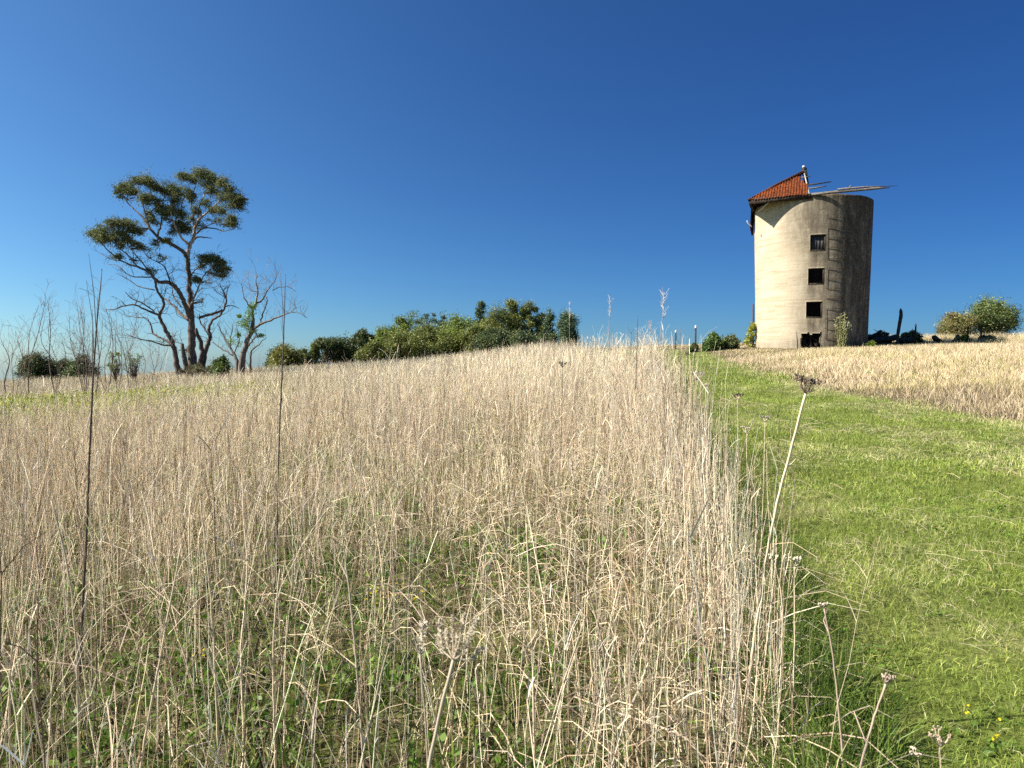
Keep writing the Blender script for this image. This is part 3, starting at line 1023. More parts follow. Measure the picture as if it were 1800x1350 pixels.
    B = Bag(); B.tube(cr([W(-2.72, 1.68, ze - .70), W(-2.68, 1.66, ze - .82), W(-2.52, 1.6, ze - .98)], 3), .028, 5); B.build('bent_pipe', M_pale, roof)
    # pipe at the left foot
    B = Bag(); p0 = W(-2.50, .15, zb - .2)
    B.tube([p0, W(-2.52, .15, zb + 2.05)], .04, 6); B.build('downpipe', M_steel, root)
    # two broken sticks in the lowest opening
    return root, Wb, zb


M_grey = noisy('grey_timber_light_material', (.22, .21, .19), (.44, .42, .38), 12, .8, .3)
M_shut = noisy('shutter_material', (.035, .035, .035), (.065, .065, .066), 6, .7, .2, 4, (8, 8, .5))
M_pale = noisy('bleached_timber_material', (.45, .43, .40), (.66, .63, .58), 12, .8, .3)
ROOT, SW, SZ = silo()

# ------------------------------------------------------------------ trees
def grow(B, tips, p, d, L, r, depth, spread=.55, C=(1, 1, 1), gnarl=.25, up=.12, kids=(2, 3), seg=4, rmin=.004):
    n = seg
    pts = [np.array(p, float)]
    d = np.array(d, float); d /= np.linalg.norm(d)
    for k in range(n):
        d = d + R.normal(0, gnarl, 3) * .5 + np.array([0, 0, up * .4])
        d /= np.linalg.norm(d)
        pts.append(pts[-1] + d * L / n)
    B.tube(pts, np.linspace(r, max(r * .62, rmin), n + 1), 5 if r > .02 else 3, C, cap=False)
    if depth == 0:
        tips.append((pts[-1], d)); return
    for q in range(int(R.integers(kids[0], kids[1] + 1))):
        nd = d + R.normal(0, spread, 3)
        k = -1 if q < 2 else int(R.integers(1, n))
        grow(B, tips, pts[k], nd, L * R.uniform(.6, .85), max(r * R.uniform(.5, .66), rmin), depth - 1, spread, C, gnarl, up, kids, seg, rmin)


def cloud(n, c, r):
    """soft-edged leaf cloud"""
    v = R.normal(0, .48, (n, 3))
    return np.asarray(c) + v * np.asarray(r)


def ell_pts(n, c, r, shell=.55):
    """points through an ellipsoid, denser toward the surface"""
    v = R.normal(0, 1, (n, 3))
    v /= np.linalg.norm(v, axis=1)[:, None]
    return np.asarray(c) + v * (R.random(n)[:, None] ** shell) * np.asarray(r)


def eucalypt():
    Y0 = 46.0
    sx, sy = 440 / 1449, 410 / 1350
    def q(X, Yp, dy=0):                         # traced point -> place, its own depth
        return at(120 + X * sx, 270 + Yp * sy, Y0 + dy)
    base = q(715, 1250)
    bz = Z(base[0], Y0)
    root = empty('gum_tree', (base[0], Y0, bz), 'tall spreading gum tree with dark top-heavy crown and bare lower limbs', 'tree')
    k = Y0 / F * sx                            # metres per traced pixel
    B = Bag()
    DK, MD, PL = (.8, .74, .70), (1.3, 1.25, 1.2), (3.0, 2.9, 2.7)
    # rows: X, Y, width, depth offset
    br = [
        ([(720, 1300, 84, 0), (714, 1200, 58, 0), (714, 1080, 50, 0), (712, 950, 46, .1), (706, 850, 38, .2), (699, 750, 34, .2), (692, 660, 33, .1), (690, 600, 30, 0)], DK),
        ([(690, 610, 30, 0), (696, 560, 28, 0), (706, 525, 25, .1), (728, 490, 23, .3), (732, 440, 22, .4), (748, 395, 19, .5), (790, 352, 15, .4), (826, 330, 10, .3), (860, 300, 7, .1)], PL),
        ([(692, 615, 24, 0), (655, 560, 24, -.4), (585, 518, 24, -.8), (515, 478, 20, -1.1), (470, 430, 16, -1.2), (440, 380, 14, -1.0), (400, 340, 10, -.8), (350, 290, 8, -.5), (310, 230, 6, -.3)], DK),
        ([(470, 430, 12, -1.2), (440, 330, 10, -1.5), (420, 250, 8, -1.6), (400, 180, 5, -1.5)], MD),
        ([(515, 478, 14, -1.1), (540, 400, 11, -.6), (545, 300, 9, -.4), (560, 220, 6, -.3)], MD),
        ([(700, 530, 18, .1), (655, 485, 15, -.7), (615, 410, 12, -1.2), (598, 360, 9, -1.3), (590, 280, 7, -1.3)], PL),
        ([(610, 410, 10, -1.2), (650, 330, 8, -1.0), (670, 240, 6, -.8)], MD),
        ([(730, 440, 15, .4), (720, 360, 11, .9), (715, 270, 9, 1.2), (740, 180, 6, 1.2)], MD),
        ([(748, 395, 13, .5), (762, 300, 11, .8), (800, 210, 8, .9), (800, 140, 5, .8)], PL),
        ([(800, 345, 10, .4), (870, 280, 9, -.2), (930, 230, 6, -.5), (960, 250, 4, -.6)], MD),
        ([(718, 515, 14, .2), (745, 485, 12, .6), (790, 484, 9, .9), (832, 491, 5, 1.1)], DK),
        ([(738, 465, 13, .4), (790, 430, 10, -.3), (850, 435, 8, -.7), (900, 448, 6, -1.0), (960, 436, 3, -1.2)], DK),
        ([(780, 430, 7, -.3), (850, 400, 6, -.8), (930, 390, 4, -1.0)], MD),
        # big middle left limb
        ([(706, 960, 36, .1), (682, 890, 34, -.3), (652, 820, 31, -.8), (622, 775, 29, -1.2), (585, 748, 28, -1.5), (515, 738, 24, -1.9), (470, 690, 18, -2.0), (400, 655, 14, -2.0), (310, 622, 10, -1.8), (230, 560, 8, -1.6), (175, 490, 5, -1.4)], DK),
        ([(400, 655, 10, -2.0), (350, 590, 9, -2.3), (290, 540, 7, -2.5), (250, 470, 5, -2.5)], DK),
        ([(470, 690, 10, -2.0), (420, 620, 8, -1.4), (350, 540, 6, -1.2), (330, 470, 5, -1.2)], MD),
        ([(310, 622, 7, -1.8), (240, 610, 5, -1.5), (180, 570, 3, -1.3)], DK),
        ([(500, 715, 12, -1.9), (420, 715, 9, -1.6), (350, 705, 7, -1.3), (290, 650, 5, -1.2), (220, 640, 3, -1.0)], MD),
        ([(500, 790, 8, -1.7), (410, 770, 7, -1.2), (350, 730, 5, -1.0), (270, 690, 3, -1.0)], DK),
        ([(590, 748, 9, -1.5), (560, 660, 8, -1.0), (510, 625, 6, -.8), (450, 600, 4, -.8)], DK),
        ([(585, 700, 5, -1.0), (620, 670, 3, -.8)], PL),
        # second stem from the ground
        ([(640, 1290, 44, -.6), (626, 1200, 34, -.6), (610, 1110, 30, -.7), (575, 1040, 27, -.9), (538, 970, 24, -1.0), (528, 930, 22, -1.1), (552, 880, 19, -1.1), (545, 840, 18, -1.3), (515, 790, 16, -1.5), (500, 735, 15, -1.8)], DK),
        ([(530, 935, 17, -1.1), (450, 905, 13, -1.4), (385, 875, 11, -1.6), (330, 880, 9, -1.8), (270, 900, 6, -2.0), (205, 905, 3, -2.1)], DK),
        ([(500, 915, 9, -1.2), (430, 865, 9, -1.4), (370, 840, 7, -1.5), (330, 800, 4, -1.6)], DK),
        ([(330, 880, 6, -1.8), (305, 850, 4, -1.8)], DK),
        ([(610, 1112, 18, -.7), (560, 1080, 14, -.4), (495, 1045, 12, -.1), (480, 1000, 11, .0), (455, 955, 8, .2), (400, 948, 6, .3), (330, 940, 3, .4)], DK),
        ([(600, 1110, 14, -.7), (545, 1108, 10, -1.3), (480, 1085, 8, -1.7), (400, 1070, 6, -2.0), (330, 1040, 3, -2.3)], DK),
        ([(700, 965, 26, .0), (650, 925, 20, .6), (615, 885, 17, 1.0), (570, 850, 12, 1.4), (540, 830, 9, 1.6)], DK),
        ([(655, 890, 10, -.4), (610, 830, 9, .0), (600, 780, 7, .3)], DK),
        # stumps and right hand stems
        ([(690, 1290, 36, -.9), (672, 1190, 30, -.9), (658, 1100, 24, -.9)], DK),
        ([(745, 1290, 42, .6), (768, 1200, 36, .6), (772, 1110, 30, .6), (735, 1010, 22, .4)], DK),
        ([(772, 1290, 46, .9), (786, 1180, 34, .9), (808, 1100, 30, 1.0), (822, 1060, 26, 1.1), (812, 1010, 20, 1.1), (835, 965, 18, 1.2), (880, 935, 16, 1.2), (905, 890, 15, 1.1), (915, 850, 13, 1.0), (898, 800, 9, .9), (878, 755, 5, .8)], DK),
        ([(820, 1055, 16, 1.1), (790, 1015, 13, 1.5), (765, 975, 11, 1.7), (758, 930, 8, 1.8)], DK),
        ([(760, 950, 20, .2), (800, 938, 18, .5), (850, 922, 18, .8), (895, 905, 14, 1.0)], DK),
        ([(910, 885, 9, 1.1), (950, 880, 7, 1.0), (990, 895, 4, .8)], DK),
        ([(915, 835, 8, 1.0), (920, 790, 6, 1.0), (935, 762, 4, 1.0)], MD),
        ([(905, 840, 6, 1.0), (900, 790, 6, .9), (925, 765, 3, .7)], MD),
        ([(700, 900, 14, .1), (722, 850, 13, -.6), (742, 800, 11, -.9), (765, 750, 9, -1.1), (790, 742, 9, -1.2), (835, 748, 6, -1.3)], MD),
        ([(742, 805, 10, -.9), (770, 785, 7, -1.1), (775, 780, 5, -1.2)], PL),
        ([(735, 830, 8, -.8), (705, 770, 6, -1.0), (698, 750, 3, -1.0)], PL),
        ([(700, 720, 14, .2), (725, 685, 11, .5), (740, 668, 8, .6), (790, 640, 6, .8), (840, 620, 4, .8)], DK),
        ([(765, 750, 7, -1.1), (790, 700, 6, -.5), (830, 660, 5, -.2), (870, 640, 3, 0)], MD),
        ([(990, 860, 0, 0)], None),
    ]
    nodes = []
    for rows, c in br:
        if c is None: continue
        rr = cr(rows, 5)
        pts = np.array([q(a[0], a[1], a[3]) for a in rr])
        rad_ = rr[:, 2] * k * .5 * np.where(rr[:, 1] < 1000, .78, .86)
        pts += np.stack([R.normal(0, 1, len(pts)), R.normal(0, 1, len(pts)), R.normal(0, .6, len(pts))], 1) * (.014 + rad_[:, None] * .07)
        B.tube(pts, np.maximum(rad_ * R.uniform(.96, 1.06, len(pts)), .012), 8, np.array(c) * 1.25)
        for p_, r_, a_ in zip(pts, rad_, rr): nodes.append((p_, r_, a_[0], a_[1]))
    NP = np.array([n[0] for n in nodes]); NR = np.array([n[1] for n in nodes])
    # bare twigs on the lower limbs
    tips = []
    for n in nodes:
        if n[3] > 600 and n[1] < .16 and n[3] < 1120 and R.random() < .32:
            d = np.array([R.normal(0, 1), R.normal(0, 1), R.uniform(-.1, 1.2)])
            grow(B, tips, n[0], d, R.uniform(.3, 1.0), max(min(n[1] * .5, .022), .011), 2, .6, DK, .35, .1, (1, 3), 3, .007)
    trunk_twigs = len(tips)
    # leaf masses: X, Y, rx, ry, density, dy
    cl = [(300, 215, 24, 36, 1, -.3), (330, 190, 40, 26, .9, -.4), (370, 215, 38, 36, 1, -.6), (400, 150, 44, 24, 1, -1.2), (450, 152, 44, 24, 1, -1.4),
          (505, 185, 44, 30, 1, -1.0), (545, 215, 40, 34, 1, -.4), (600, 195, 40, 34, 1, -.6), (628, 225, 36, 34, 1, -.8), (450, 258, 34, 30, 1, -1.5),
          (480, 250, 40, 22, .9, -1.5), (520, 290, 34, 36, .9, -.6), (555, 330, 40, 30, 1, -.9), (600, 325, 34, 36, .9, -1.2), (470, 350, 30, 34, .75, -1.2),
          (500, 390, 30, 26, .55, -1.1), (655, 340, 26, 34, .9, -1.0), (620, 260, 30, 30, .8, -1.0), (690, 215, 38, 30, .9, .8), (710, 250, 26, 22, .8, 1.2),
          (670, 130, 34, 18, 1, 1.2), (720, 138, 40, 24, 1, 1.2), (765, 108, 42, 20, 1, .8), (800, 130, 44, 32, 1, .8), (845, 150, 28, 34, 1, .6),
          (800, 180, 34, 22, .8, .9), (830, 215, 34, 34, .9, .4), (900, 165, 30, 32, 1, -.2), (920, 200, 40, 40, 1, -.4), (960, 240, 40, 40, 1, -.6),
          (995, 262, 26, 26, 1, -.7), (900, 250, 34, 34, .8, -.2), (945, 295, 36, 26, .8, -.6), (985, 300, 20, 20, .8, -.6), (800, 285, 36, 22, .75, .5),
          (840, 320, 34, 20, .7, .3), (885, 325, 34, 18, .8, -.2), (740, 330, 30, 26, .8, .7), (715, 375, 30, 20, .5, .8), (640, 405, 32, 20, 1, -.8),
          (680, 430, 34, 30, 1, -.5), (610, 440, 22, 34, .6, -.9), (850, 380, 50, 20, .55, -.6), (945, 378, 26, 22, .9, -1.0), (940, 405, 30, 14, .8, -1.0),
          (570, 380, 24, 36, .5, -1.1), (565, 500, 16, 14, .7, -.9), (760, 410, 34, 20, .45, .2),
          (260, 400, 40, 28, 1, -2.4), (310, 400, 50, 26, 1, -2.0), (360, 415, 48, 34, 1, -1.6), (395, 440, 34, 26, .9, -1.4), (200, 440, 50, 26, 1, -2.0),
          (150, 460, 34, 26, .9, -1.6), (230, 480, 46, 32, 1, -2.2), (290, 470, 48, 40, 1, -2.2), (340, 490, 42, 34, .9, -1.8), (200, 490, 40, 26, .8, -1.8),
          (300, 520, 34, 26, .7, -2.2), (380, 520, 40, 26, .6, -1.2), (420, 530, 30, 24, .5, -1.0), (290, 590, 22, 18, .6, -1.9), (510, 520, 18, 22, .5, -.9),
          (540, 600, 30, 16, .35, -.8), (470, 560, 34, 34, .25, -.8), (480, 680, 24, 20, .5, -1.8), (400, 610, 30, 26, .3, -1.8),
          (800, 605, 34, 20, 1, .4), (840, 605, 42, 22, 1, .2), (875, 625, 34, 28, 1, 0), (900, 660, 26, 40, 1, -.2), (780, 640, 26, 26, .6, .6),
          (850, 660, 40, 30, .6, .1), (890, 700, 20, 24, .6, -.1), (745, 722, 20, 14, .9, -.8), (820, 690, 34, 20, .3, -.1),
          (690, 1140, 16, 40, .3, .2), (770, 850, 12, 34, .25, .6)]
    L = leafbag()
    for X, Yp, rx, ry, den, dy in cl:
        c = q(X, Yp, dy)
        rxm, rzm = rx * k * 1.0, ry * k * 1.0
        # a twig spray from the nearest limb to the mass
        d = np.linalg.norm(NP - c, axis=1) + (NR < .02) * .3
        j = int(np.argmin(d + .6 * np.maximum(NP[:, 2] - c[2], 0)))
        s = NP[j]
        for _ in range(7):
            e = c + R.normal(0, .42, 3) * np.array([rxm, rxm, rzm])
            mid = s * .45 + e * .55 + np.array([R.normal(0, .15), R.normal(0, .15), -.10 * np.linalg.norm(e - s)])
            B.tube(cr([s, mid, e], 4), np.linspace(min(NR[j] * .5, .028) + .008, .008, 9), 4, MD if R.random() < .6 else DK, cap=False)
        # sub-clumps, flat topped and drooping
        ns = max(3, int(19 * den + 1))
        for _ in range(ns):
            cc = c + ell_pts(1, (0, 0, 0), (rxm * 1.05, rxm * 1.2, rzm * 1.05), .6)[0]
            sr = R.uniform(.10, .30) * np.array([1.15, 1.15, .62]) * (.6 + rx / 70)
            n = int(60 * den * R.uniform(.4, 1.4)) + 8
            ax = R.normal(0, 1, 3); ax[2] = -abs(ax[2]) * .5 - .1; ax /= np.linalg.norm(ax)
            p_ = cloud(n, cc, sr * .75) + (R.normal(0, .55, n) * sr[0] * R.uniform(.6, 1.9))[:, None] * ax
            p_[:, 2] -= .25 * ((p_[:, 0] - cc[0]) ** 2 + (p_[:, 1] - cc[1]) ** 2)
            tone = R.uniform(.75, 1.25)
            C = pick(n, [(.10, .135, .05), (.155, .18, .065), (.235, .205, .085), (.21, .25, .13), (.20, .135, .065)], [3.4, 3, 1.3, 1.2, .4], .2) * tone
            L.put(p_, R.uniform(.10, .19, n), R.uniform(.012, .026, n), C, droop=.7)
        n = int(110 * den)
        p_ = cloud(n, c - np.array([0, 0, rzm * .25]), (rxm * 1.9, rxm * 1.9, rzm * 1.7))
        L.put(p_, R.uniform(.10, .19, n), R.uniform(.012, .024, n), pick(n, [(.10, .13, .05), (.16, .17, .07), (.20, .17, .08)], [2, 2, 1], .2), droop=.9)
    B.build('trunk', M_bark, root, True)
    L.build('crown', M_gum, root)


eucalypt()


def small_dead_tree():
    Y0 = 43.0
    sx = 440 / 1449
    def q(X, Yp, dy=0): return at(120 + X * sx, 270 + Yp * sx, Y0 + dy)
    k = Y0 / F * sx
    b = q(1000, 1240)
    root = empty('small_tree', (b[0], Y0, Z(b[0], Y0)), 'smaller half-dead tree with bare forked branches and fresh lime leaves, right of the gum', 'tree')
    B = Bag()
    br = [[(1000, 1290, 44, 0), (1010, 1180, 34, 0), (1035, 1090, 28, .1), (1062, 1020, 24, .2), (1070, 960, 18, .2), (1066, 900, 14, .2), (1090, 870, 13, .3), (1130, 840, 9, .5), (1150, 800, 7, .6), (1190, 745, 4, .8), (1215, 690, 2.5, .9)],
          [(985, 1290, 30, .2), (975, 1200, 22, .3), (940, 1130, 12, .6), (900, 1060, 8, .9), (865, 985, 5, 1.1)],
          [(960, 1170, 9, .4), (880, 1125, 7, .8), (830, 1090, 4, 1.0)],
          [(1085, 870, 11, .3), (1095, 800, 9, .2), (1085, 740, 7, .1), (1090, 700, 4, .0)],
          [(1065, 1020, 16, .2), (1110, 990, 14, -.3), (1170, 965, 11, -.7), (1230, 940, 8, -1.0), (1290, 918, 5, -1.2), (1340, 925, 4, -1.4), (1385, 955, 2.5, -1.6)],
          [(1110, 990, 8, -.3), (1125, 930, 8, -.1), (1148, 870, 6, 0), (1150, 830, 5, .1)],
          [(1066, 900, 8, .2), (1040, 870, 7, -.4), (1015, 820, 5, -.8), (1000, 740, 3, -1.0)],
          [(1180, 790, 5, .7), (1230, 772, 4, .9), (1280, 775, 3, 1.1), (1320, 800, 2, 1.3)],
          [(1057, 1270, 14, -.5), (1056, 1180, 11, -.5), (1060, 1140, 10, -.5), (1100, 1105, 7, -.7), (1145, 1065, 4, -.9)],
          [(1045, 1110, 11, -.2), (1075, 1070, 8, -.4), (1095, 1055, 6, -.4)],
          [(940, 1130, 7, .6), (940, 1060, 5, .4), (955, 990, 4, .3)], [(960, 1160, 7, .3), (990, 1080, 5, .0), (975, 1020, 3, -.2)],
          [(1290, 918, 3, -1.2), (1320, 890, 2.5, -1.3)], [(1230, 940, 3, -1), (1215, 900, 2.5, -1)], [(1095, 800, 6, .2), (1060, 790, 4, .1), (1045, 750, 3, 0)]]
    tips = []
    for rows in br:
        rr = cr(rows, 4)
        pts = np.array([q(a[0], a[1], a[3]) for a in rr])
        pts += R.normal(0, .02, pts.shape)
        c = np.array((1.05, 1.05, 1.02)) if rows[0][1] > 950 else np.array((2.1, 2.0, 1.9))
        B.tube(pts, np.maximum(rr[:, 2] * k * .5, .010), 6, c)
        for p_, a_ in zip(pts, rr):
            if R.random() < .75 and a_[2] < 14:
                grow(B, tips, p_, (R.normal(0, .8), R.normal(0, .8), 1), R.uniform(.25, .75), .013, 2, .45, c, .25, .3, (1, 2), 3, .006)
    B.build('trunk', M_bark, root, True)
    L = leafbag()
    for X, Yp, rx, ry, den in [(1068, 885, 26, 22, 1), (1055, 920, 26, 26, .8), (990, 940, 12, 12, .5), (1040, 960, 34, 24, .9), (1010, 985, 34, 22, .7), (1062, 1025, 26, 20, 1),
                               (1110, 1055, 24, 12, .7), (985, 1050, 12, 14, .5), (940, 1085, 20, 20, .4), (1030, 1000, 26, 20, .6), (985, 1100, 26, 26, .3)]:
        n = int(330 * den)
        p_ = ell_pts(n, q(X, Yp, R.uniform(-.3, .3)), (rx * k * 1.2, rx * k * 1.2, ry * k * 1.2), .5)
        L.put(p_, R.uniform(.06, .12, n), R.uniform(.018, .035, n), pick(n, [(.17, .27, .035), (.23, .33, .05), (.10, .17, .03)], [2, 2, 1], .15), up=.2)
    L.build('crown', M_leaf, root)


small_dead_tree()


def bushy(name, label, cat, px, top, basepy, Y, wpx, cols, dens=1., group=None, trunk=True, style='round', leaf=(.13, .03), seed=0):
    """a tree or shrub of many irregular leaf clumps on forked limbs"""
    p = at(px, basepy, Y)
    gz = Z(p[0], Y)
    ztop = at(px, top, Y)[2]
    H = ztop - gz
    Wd = wpx / F * Y / 2
    root = empty(name, (p[0], Y, gz), label, cat, group)
    B = Bag(); L = leafbag()
    base = np.array([p[0], Y, gz - .1])
    ncl = {'round': 46, 'tall': 40, 'open': 30, 'umbrella': 26, 'shrub': 34}[style]
    for _ in range(ncl):
        a = R.uniform(0, 2 * PI)
        q = math.sqrt(R.random())
        if style == 'round':
            rad_ = Wd * q * .9; hz = .93 * math.sqrt(1 - (q * .9) ** 2 * .8) * (.22 + .78 * R.random() ** .55)
        elif style == 'tall':
            hz = R.uniform(.22, .95); rad_ = Wd * (1.12 - hz) * 1.15 * q
        elif style == 'open':
            hz = R.uniform(.38, .93); rad_ = Wd * .95 * q * (.55 + .45 * math.sin(PI * min(1, hz * 1.05)))
        elif style == 'umbrella':
            rad_ = Wd * q * .92; hz = .92 - .22 * q * q - R.uniform(0, .10)
        else:
            rad_ = Wd * q * .9; hz = .9 * math.sqrt(max(1 - (q * .95) ** 2, .05)) * (.15 + .85 * R.random() ** .6)
        c = base + np.array([rad_ * cos(a), rad_ * sin(a) * .9, .1 + H * hz])
        s = ({'open': .25, 'umbrella': .25, 'shrub': .42}.get(style, .34)) * min(Wd, H * .5) * R.uniform(.6, 1.25)
        if style == 'tall': s *= 1.1
        c[2] = min(c[2], ztop - s * .38)
        fork = base + np.array([rad_ * cos(a) * .15, rad_ * sin(a) * .15, H * R.uniform(.12, .35)])
        if trunk:
            B.tube(cr([base + R.normal(0, .03, 3) * H * .2, fork, (fork + c) / 2 + R.normal(0, .05, 3) * H, c], 3),
                   np.linspace(.018 * H, .006, 10), 5, (1.6, 1.5, 1.4) if R.random() < .5 else (1, .95, .9), cap=False)
        tone = R.uniform(.72, 1.3)
        for _k in range(3):
            cc = c + R.normal(0, .35, 3) * s
            cc[2] = min(cc[2], ztop - s * .2)
            n = int(150 * dens)
            q = cloud(n, cc, (s * 1.0, s * 1.0, s * .8))
            if R.random() < .35: q[:, 2] += R.exponential(s * .22, n)
            L.put(q, leaf[0] * R.uniform(.6, 1.3, n), leaf[1] * R.uniform(.6, 1.3, n), pick(n, cols, np.ones(len(cols)), .2) * tone, up=.1)
    if trunk: B.build('trunk' if style != 'shrub' else 'stems', M_bark, root, True)
    L.build('crown' if style != 'shrub' else 'foliage', M_leaf, root)
    return root


OLV = [(0.138, 0.17, 0.036), (0.194, 0.218, 0.045), (0.259, 0.25, 0.056), (0.088, 0.114, 0.029)]
LIM = [(0.17, 0.231, 0.031), (0.231, 0.28, 0.043), (0.122, 0.17, 0.027)]
DRK = [(0.061, 0.091, 0.031), (0.096, 0.131, 0.044), (0.131, 0.15, 0.053)]
BLU = [(0.088, 0.14, 0.061), (0.14, 0.194, 0.088), (0.061, 0.096, 0.049)]
G = 'trees of the wood along the ridge'
TR = [
    # px, top, Y, width, cols, style, dens, label
    (489, 612, 70, 30, DRK, 'shrub', 1.0, 'low dark bush left of the yellowish bush at the wood\'s left end'),
    (503, 607, 64, 44, [(.20, .20, .04), (.28, .26, .06), (.14, .15, .03)], 'shrub', .9, 'yellowish wispy bush at the far left end of the wood'),
    (532, 613, 72, 28, DRK, 'round', 1.0, 'little round dark tree between the yellowish bush and the open trees'),
    (553, 605, 74, 18, OLV, 'tall', .8, 'thin upright olive sapling left of the flat-topped tree'),
    (574, 587, 76, 42, DRK, 'umbrella', 1.0, 'small dark flat-topped tree with sky beneath its crown'),
    (605, 595, 78, 56, DRK, 'round', 1.1, 'dark low rounded tree beside the flat-topped tree'),
    (636, 578, 80, 42, DRK, 'umbrella', 1.3, 'dark umbrella-crowned tree leaning beside the green wood'),
    (654, 605, 70, 40, OLV, 'round', 1.0, 'low olive bushy tree beneath the umbrella-crowned tree'),
    (672, 573, 80, 52, LIM, 'round', .9, 'bright green tree at the left shoulder of the wood'),
    (702, 545, 84, 66, LIM, 'open', 1.1, 'tall open green tree rising above the left of the wood'),
    (712, 585, 72, 76, OLV, 'round', 1.2, 'olive bushy tree in front of the tall open one'),
    (745, 547, 92, 46, BLU, 'open', .5, 'thin bluish gum behind the wood showing sky through it'),
    (772, 543, 94, 40, BLU, 'open', .4, 'sparse grey gum with tiny dark top tuft behind the wood'),
    (752, 575, 76, 82, OLV, 'round', 1.3, 'dense olive tree at the middle of the wood\'s front'),
    (806, 552, 80, 84, LIM, 'round', 1.3, 'broad sunny lime-green tree in the centre of the wood'),
    (842, 566, 76, 62, OLV, 'round', 1.3, 'olive-green tree right of the broad lime one'),
    (845, 528, 92, 26, BLU, 'tall', 1.0, 'narrow dark spire-like tree poking above the wood'),
    (874, 541, 84, 64, OLV, 'round', 1.2, 'tall brownish green tree right of the narrow spire'),
    (901, 526, 86, 36, OLV, 'tall', 1.2, 'tallest upright tree at the top of the wood'),
    (928, 530, 86, 58, OLV, 'open', 1.3, 'tall round-headed tree right of the tallest one with bare stems'),
    (872, 580, 74, 66, DRK, 'round', 1.2, 'dark low tree beneath the brownish green one'),
    (958, 548, 86, 46, BLU, 'open', 1.0, 'bluish spreading tree sloping down at the wood\'s right'),
    (918, 582, 78, 54, DRK, 'round', .7, 'low dark scrubby tree under the bare stems'),
    (962, 583, 80, 40, DRK, 'round', .7, 'low dark tree left of the isolated conical one'),
    (998, 551, 84, 42, BLU, 'tall', 1.4, 'isolated conical bluish green tree at the wood\'s right end'),
    (690, 590, 88, 70, DRK, 'round', 1.0, 'dark tree filling the wood behind the olive bushy tree'),
    (780, 575, 90, 80, OLV, 'round', 1.0, 'olive tree deep in the wood behind its middle'),
    (835, 575, 90, 70, DRK, 'round', 1.0, 'dark tree deep in the wood left of the narrow spire'),
    (900, 572, 92, 80, OLV, 'round', 1.0, 'olive tree filling the wood beneath the tallest tree'),
]
for px, top, Y, w, cols, st_, dn, lab in TR:
    bushy('ridge_tree' if st_ != 'shrub' else 'ridge_bush', lab, 'tree' if st_ != 'shrub' else 'bush', px, top, 640, Y, w * 1.14, cols, dn, G, True, st_, (.20, .045))
# dark bushes low behind the left crest
for px, top, Y, w, lab in ((62, 622, 56, 56, 'dark green bush on the crest at far left, first of three'), (104, 628, 58, 52, 'dark green bush on the crest at far left, middle of three'), (142, 625, 56, 44, 'dark green bush on the crest at far left, nearest the gum tree')):
    bushy('dark_bush', lab, 'bush', px, top, 665, Y, w, DRK, 1.0, 'dark bushes at the far left', True, 'shrub', (.14, .035))
bushy('leafy_sapling', 'thin sapling with a small bright green top left of the gum', 'sapling', 202, 614, 664, 40, 26, LIM, .05, None, True, 'open', (.10, .03))
bushy('leafy_sapling', 'pale green leafy sapling nearest the left of the gum trunk', 'sapling', 236, 616, 664, 41, 34, [(.2, .26, .1), (.14, .2, .06)], .05, None, True, 'open', (.09, .025))
bushy('scrub', 'brown and olive scrub around the foot of the gum trunk', 'scrub', 352, 640, 668, 44.6, 84, [(.16, .13, .07), (.12, .11, .05), (.24, .20, .11), (.12, .15, .05)], .5, None, True, 'shrub', (.10, .025))
bushy('green_bush', 'low green bush between the gum trunk and the small tree', 'bush', 388, 624, 655, 42, 30, BLU + LIM, .5, None, True, 'shrub', (.10, .03))
# around the silo
bushy('round_bush', 'large rounded green bush on the skyline right of the silo', 'bush', 1727, 521, 600, 40, 104, [(.085, .125, .03), (.13, .17, .04), (.06, .09, .03), (.17, .19, .06)], 1.5, None, True, 'shrub', (.12, .022))
bushy('brown_bush', 'smaller yellow-brown bush at the left of the large rounded one', 'bush', 1680, 547, 602, 38.8, 56, [(.22, .18, .07), (.17, .16, .05), (.12, .15, .04), (.27, .22, .09)], 1.0, None, True, 'shrub', (.11, .02))
bushy('green_shrub', 'dark green leafy shrub between the fence post and the vine', 'shrub', 1254, 588, 612, 31.5, 32, [(.06, .12, .03), (.10, .17, .03), (.16, .2, .05)], .7, None, True, 'shrub', (.10, .03))
bushy('pale_shrub', 'paler grey-green shrub just left of the yellow vine', 'shrub', 1284, 591, 612, 31.8, 26, [(.13, .16, .06), (.19, .2, .08), (.10, .13, .04)], .5, None, True, 'shrub', (.09, .02))
bushy('low_weed', 'small dark weed at the foot of the taller capped post', 'weed', 1220, 604, 615, 31, 16, [(.08, .12, .03), (.14, .16, .05)], .35, None, True, 'shrub', (.07, .02))
bushy('lime_weed', 'small lime-green weed in front of the charred logs', 'weed', 1532, 600, 612, 29.4, 14, LIM, .35, None, True, 'shrub', (.07, .02))
bushy('green_weed', 'bright green weed beside the dark gap below the brown bush', 'weed', 1694, 589, 608, 32, 16, LIM, .4, None, True, 'shrub', (.07, .02))
bushy('grey_weed', 'grey-green leafy weed around the right steel post', 'weed', 1733, 589, 608, 31.6, 26, [(.10, .13, .06), (.16, .18, .09), (.05, .07, .03)], .5, None, True, 'shrub', (.08, .02))


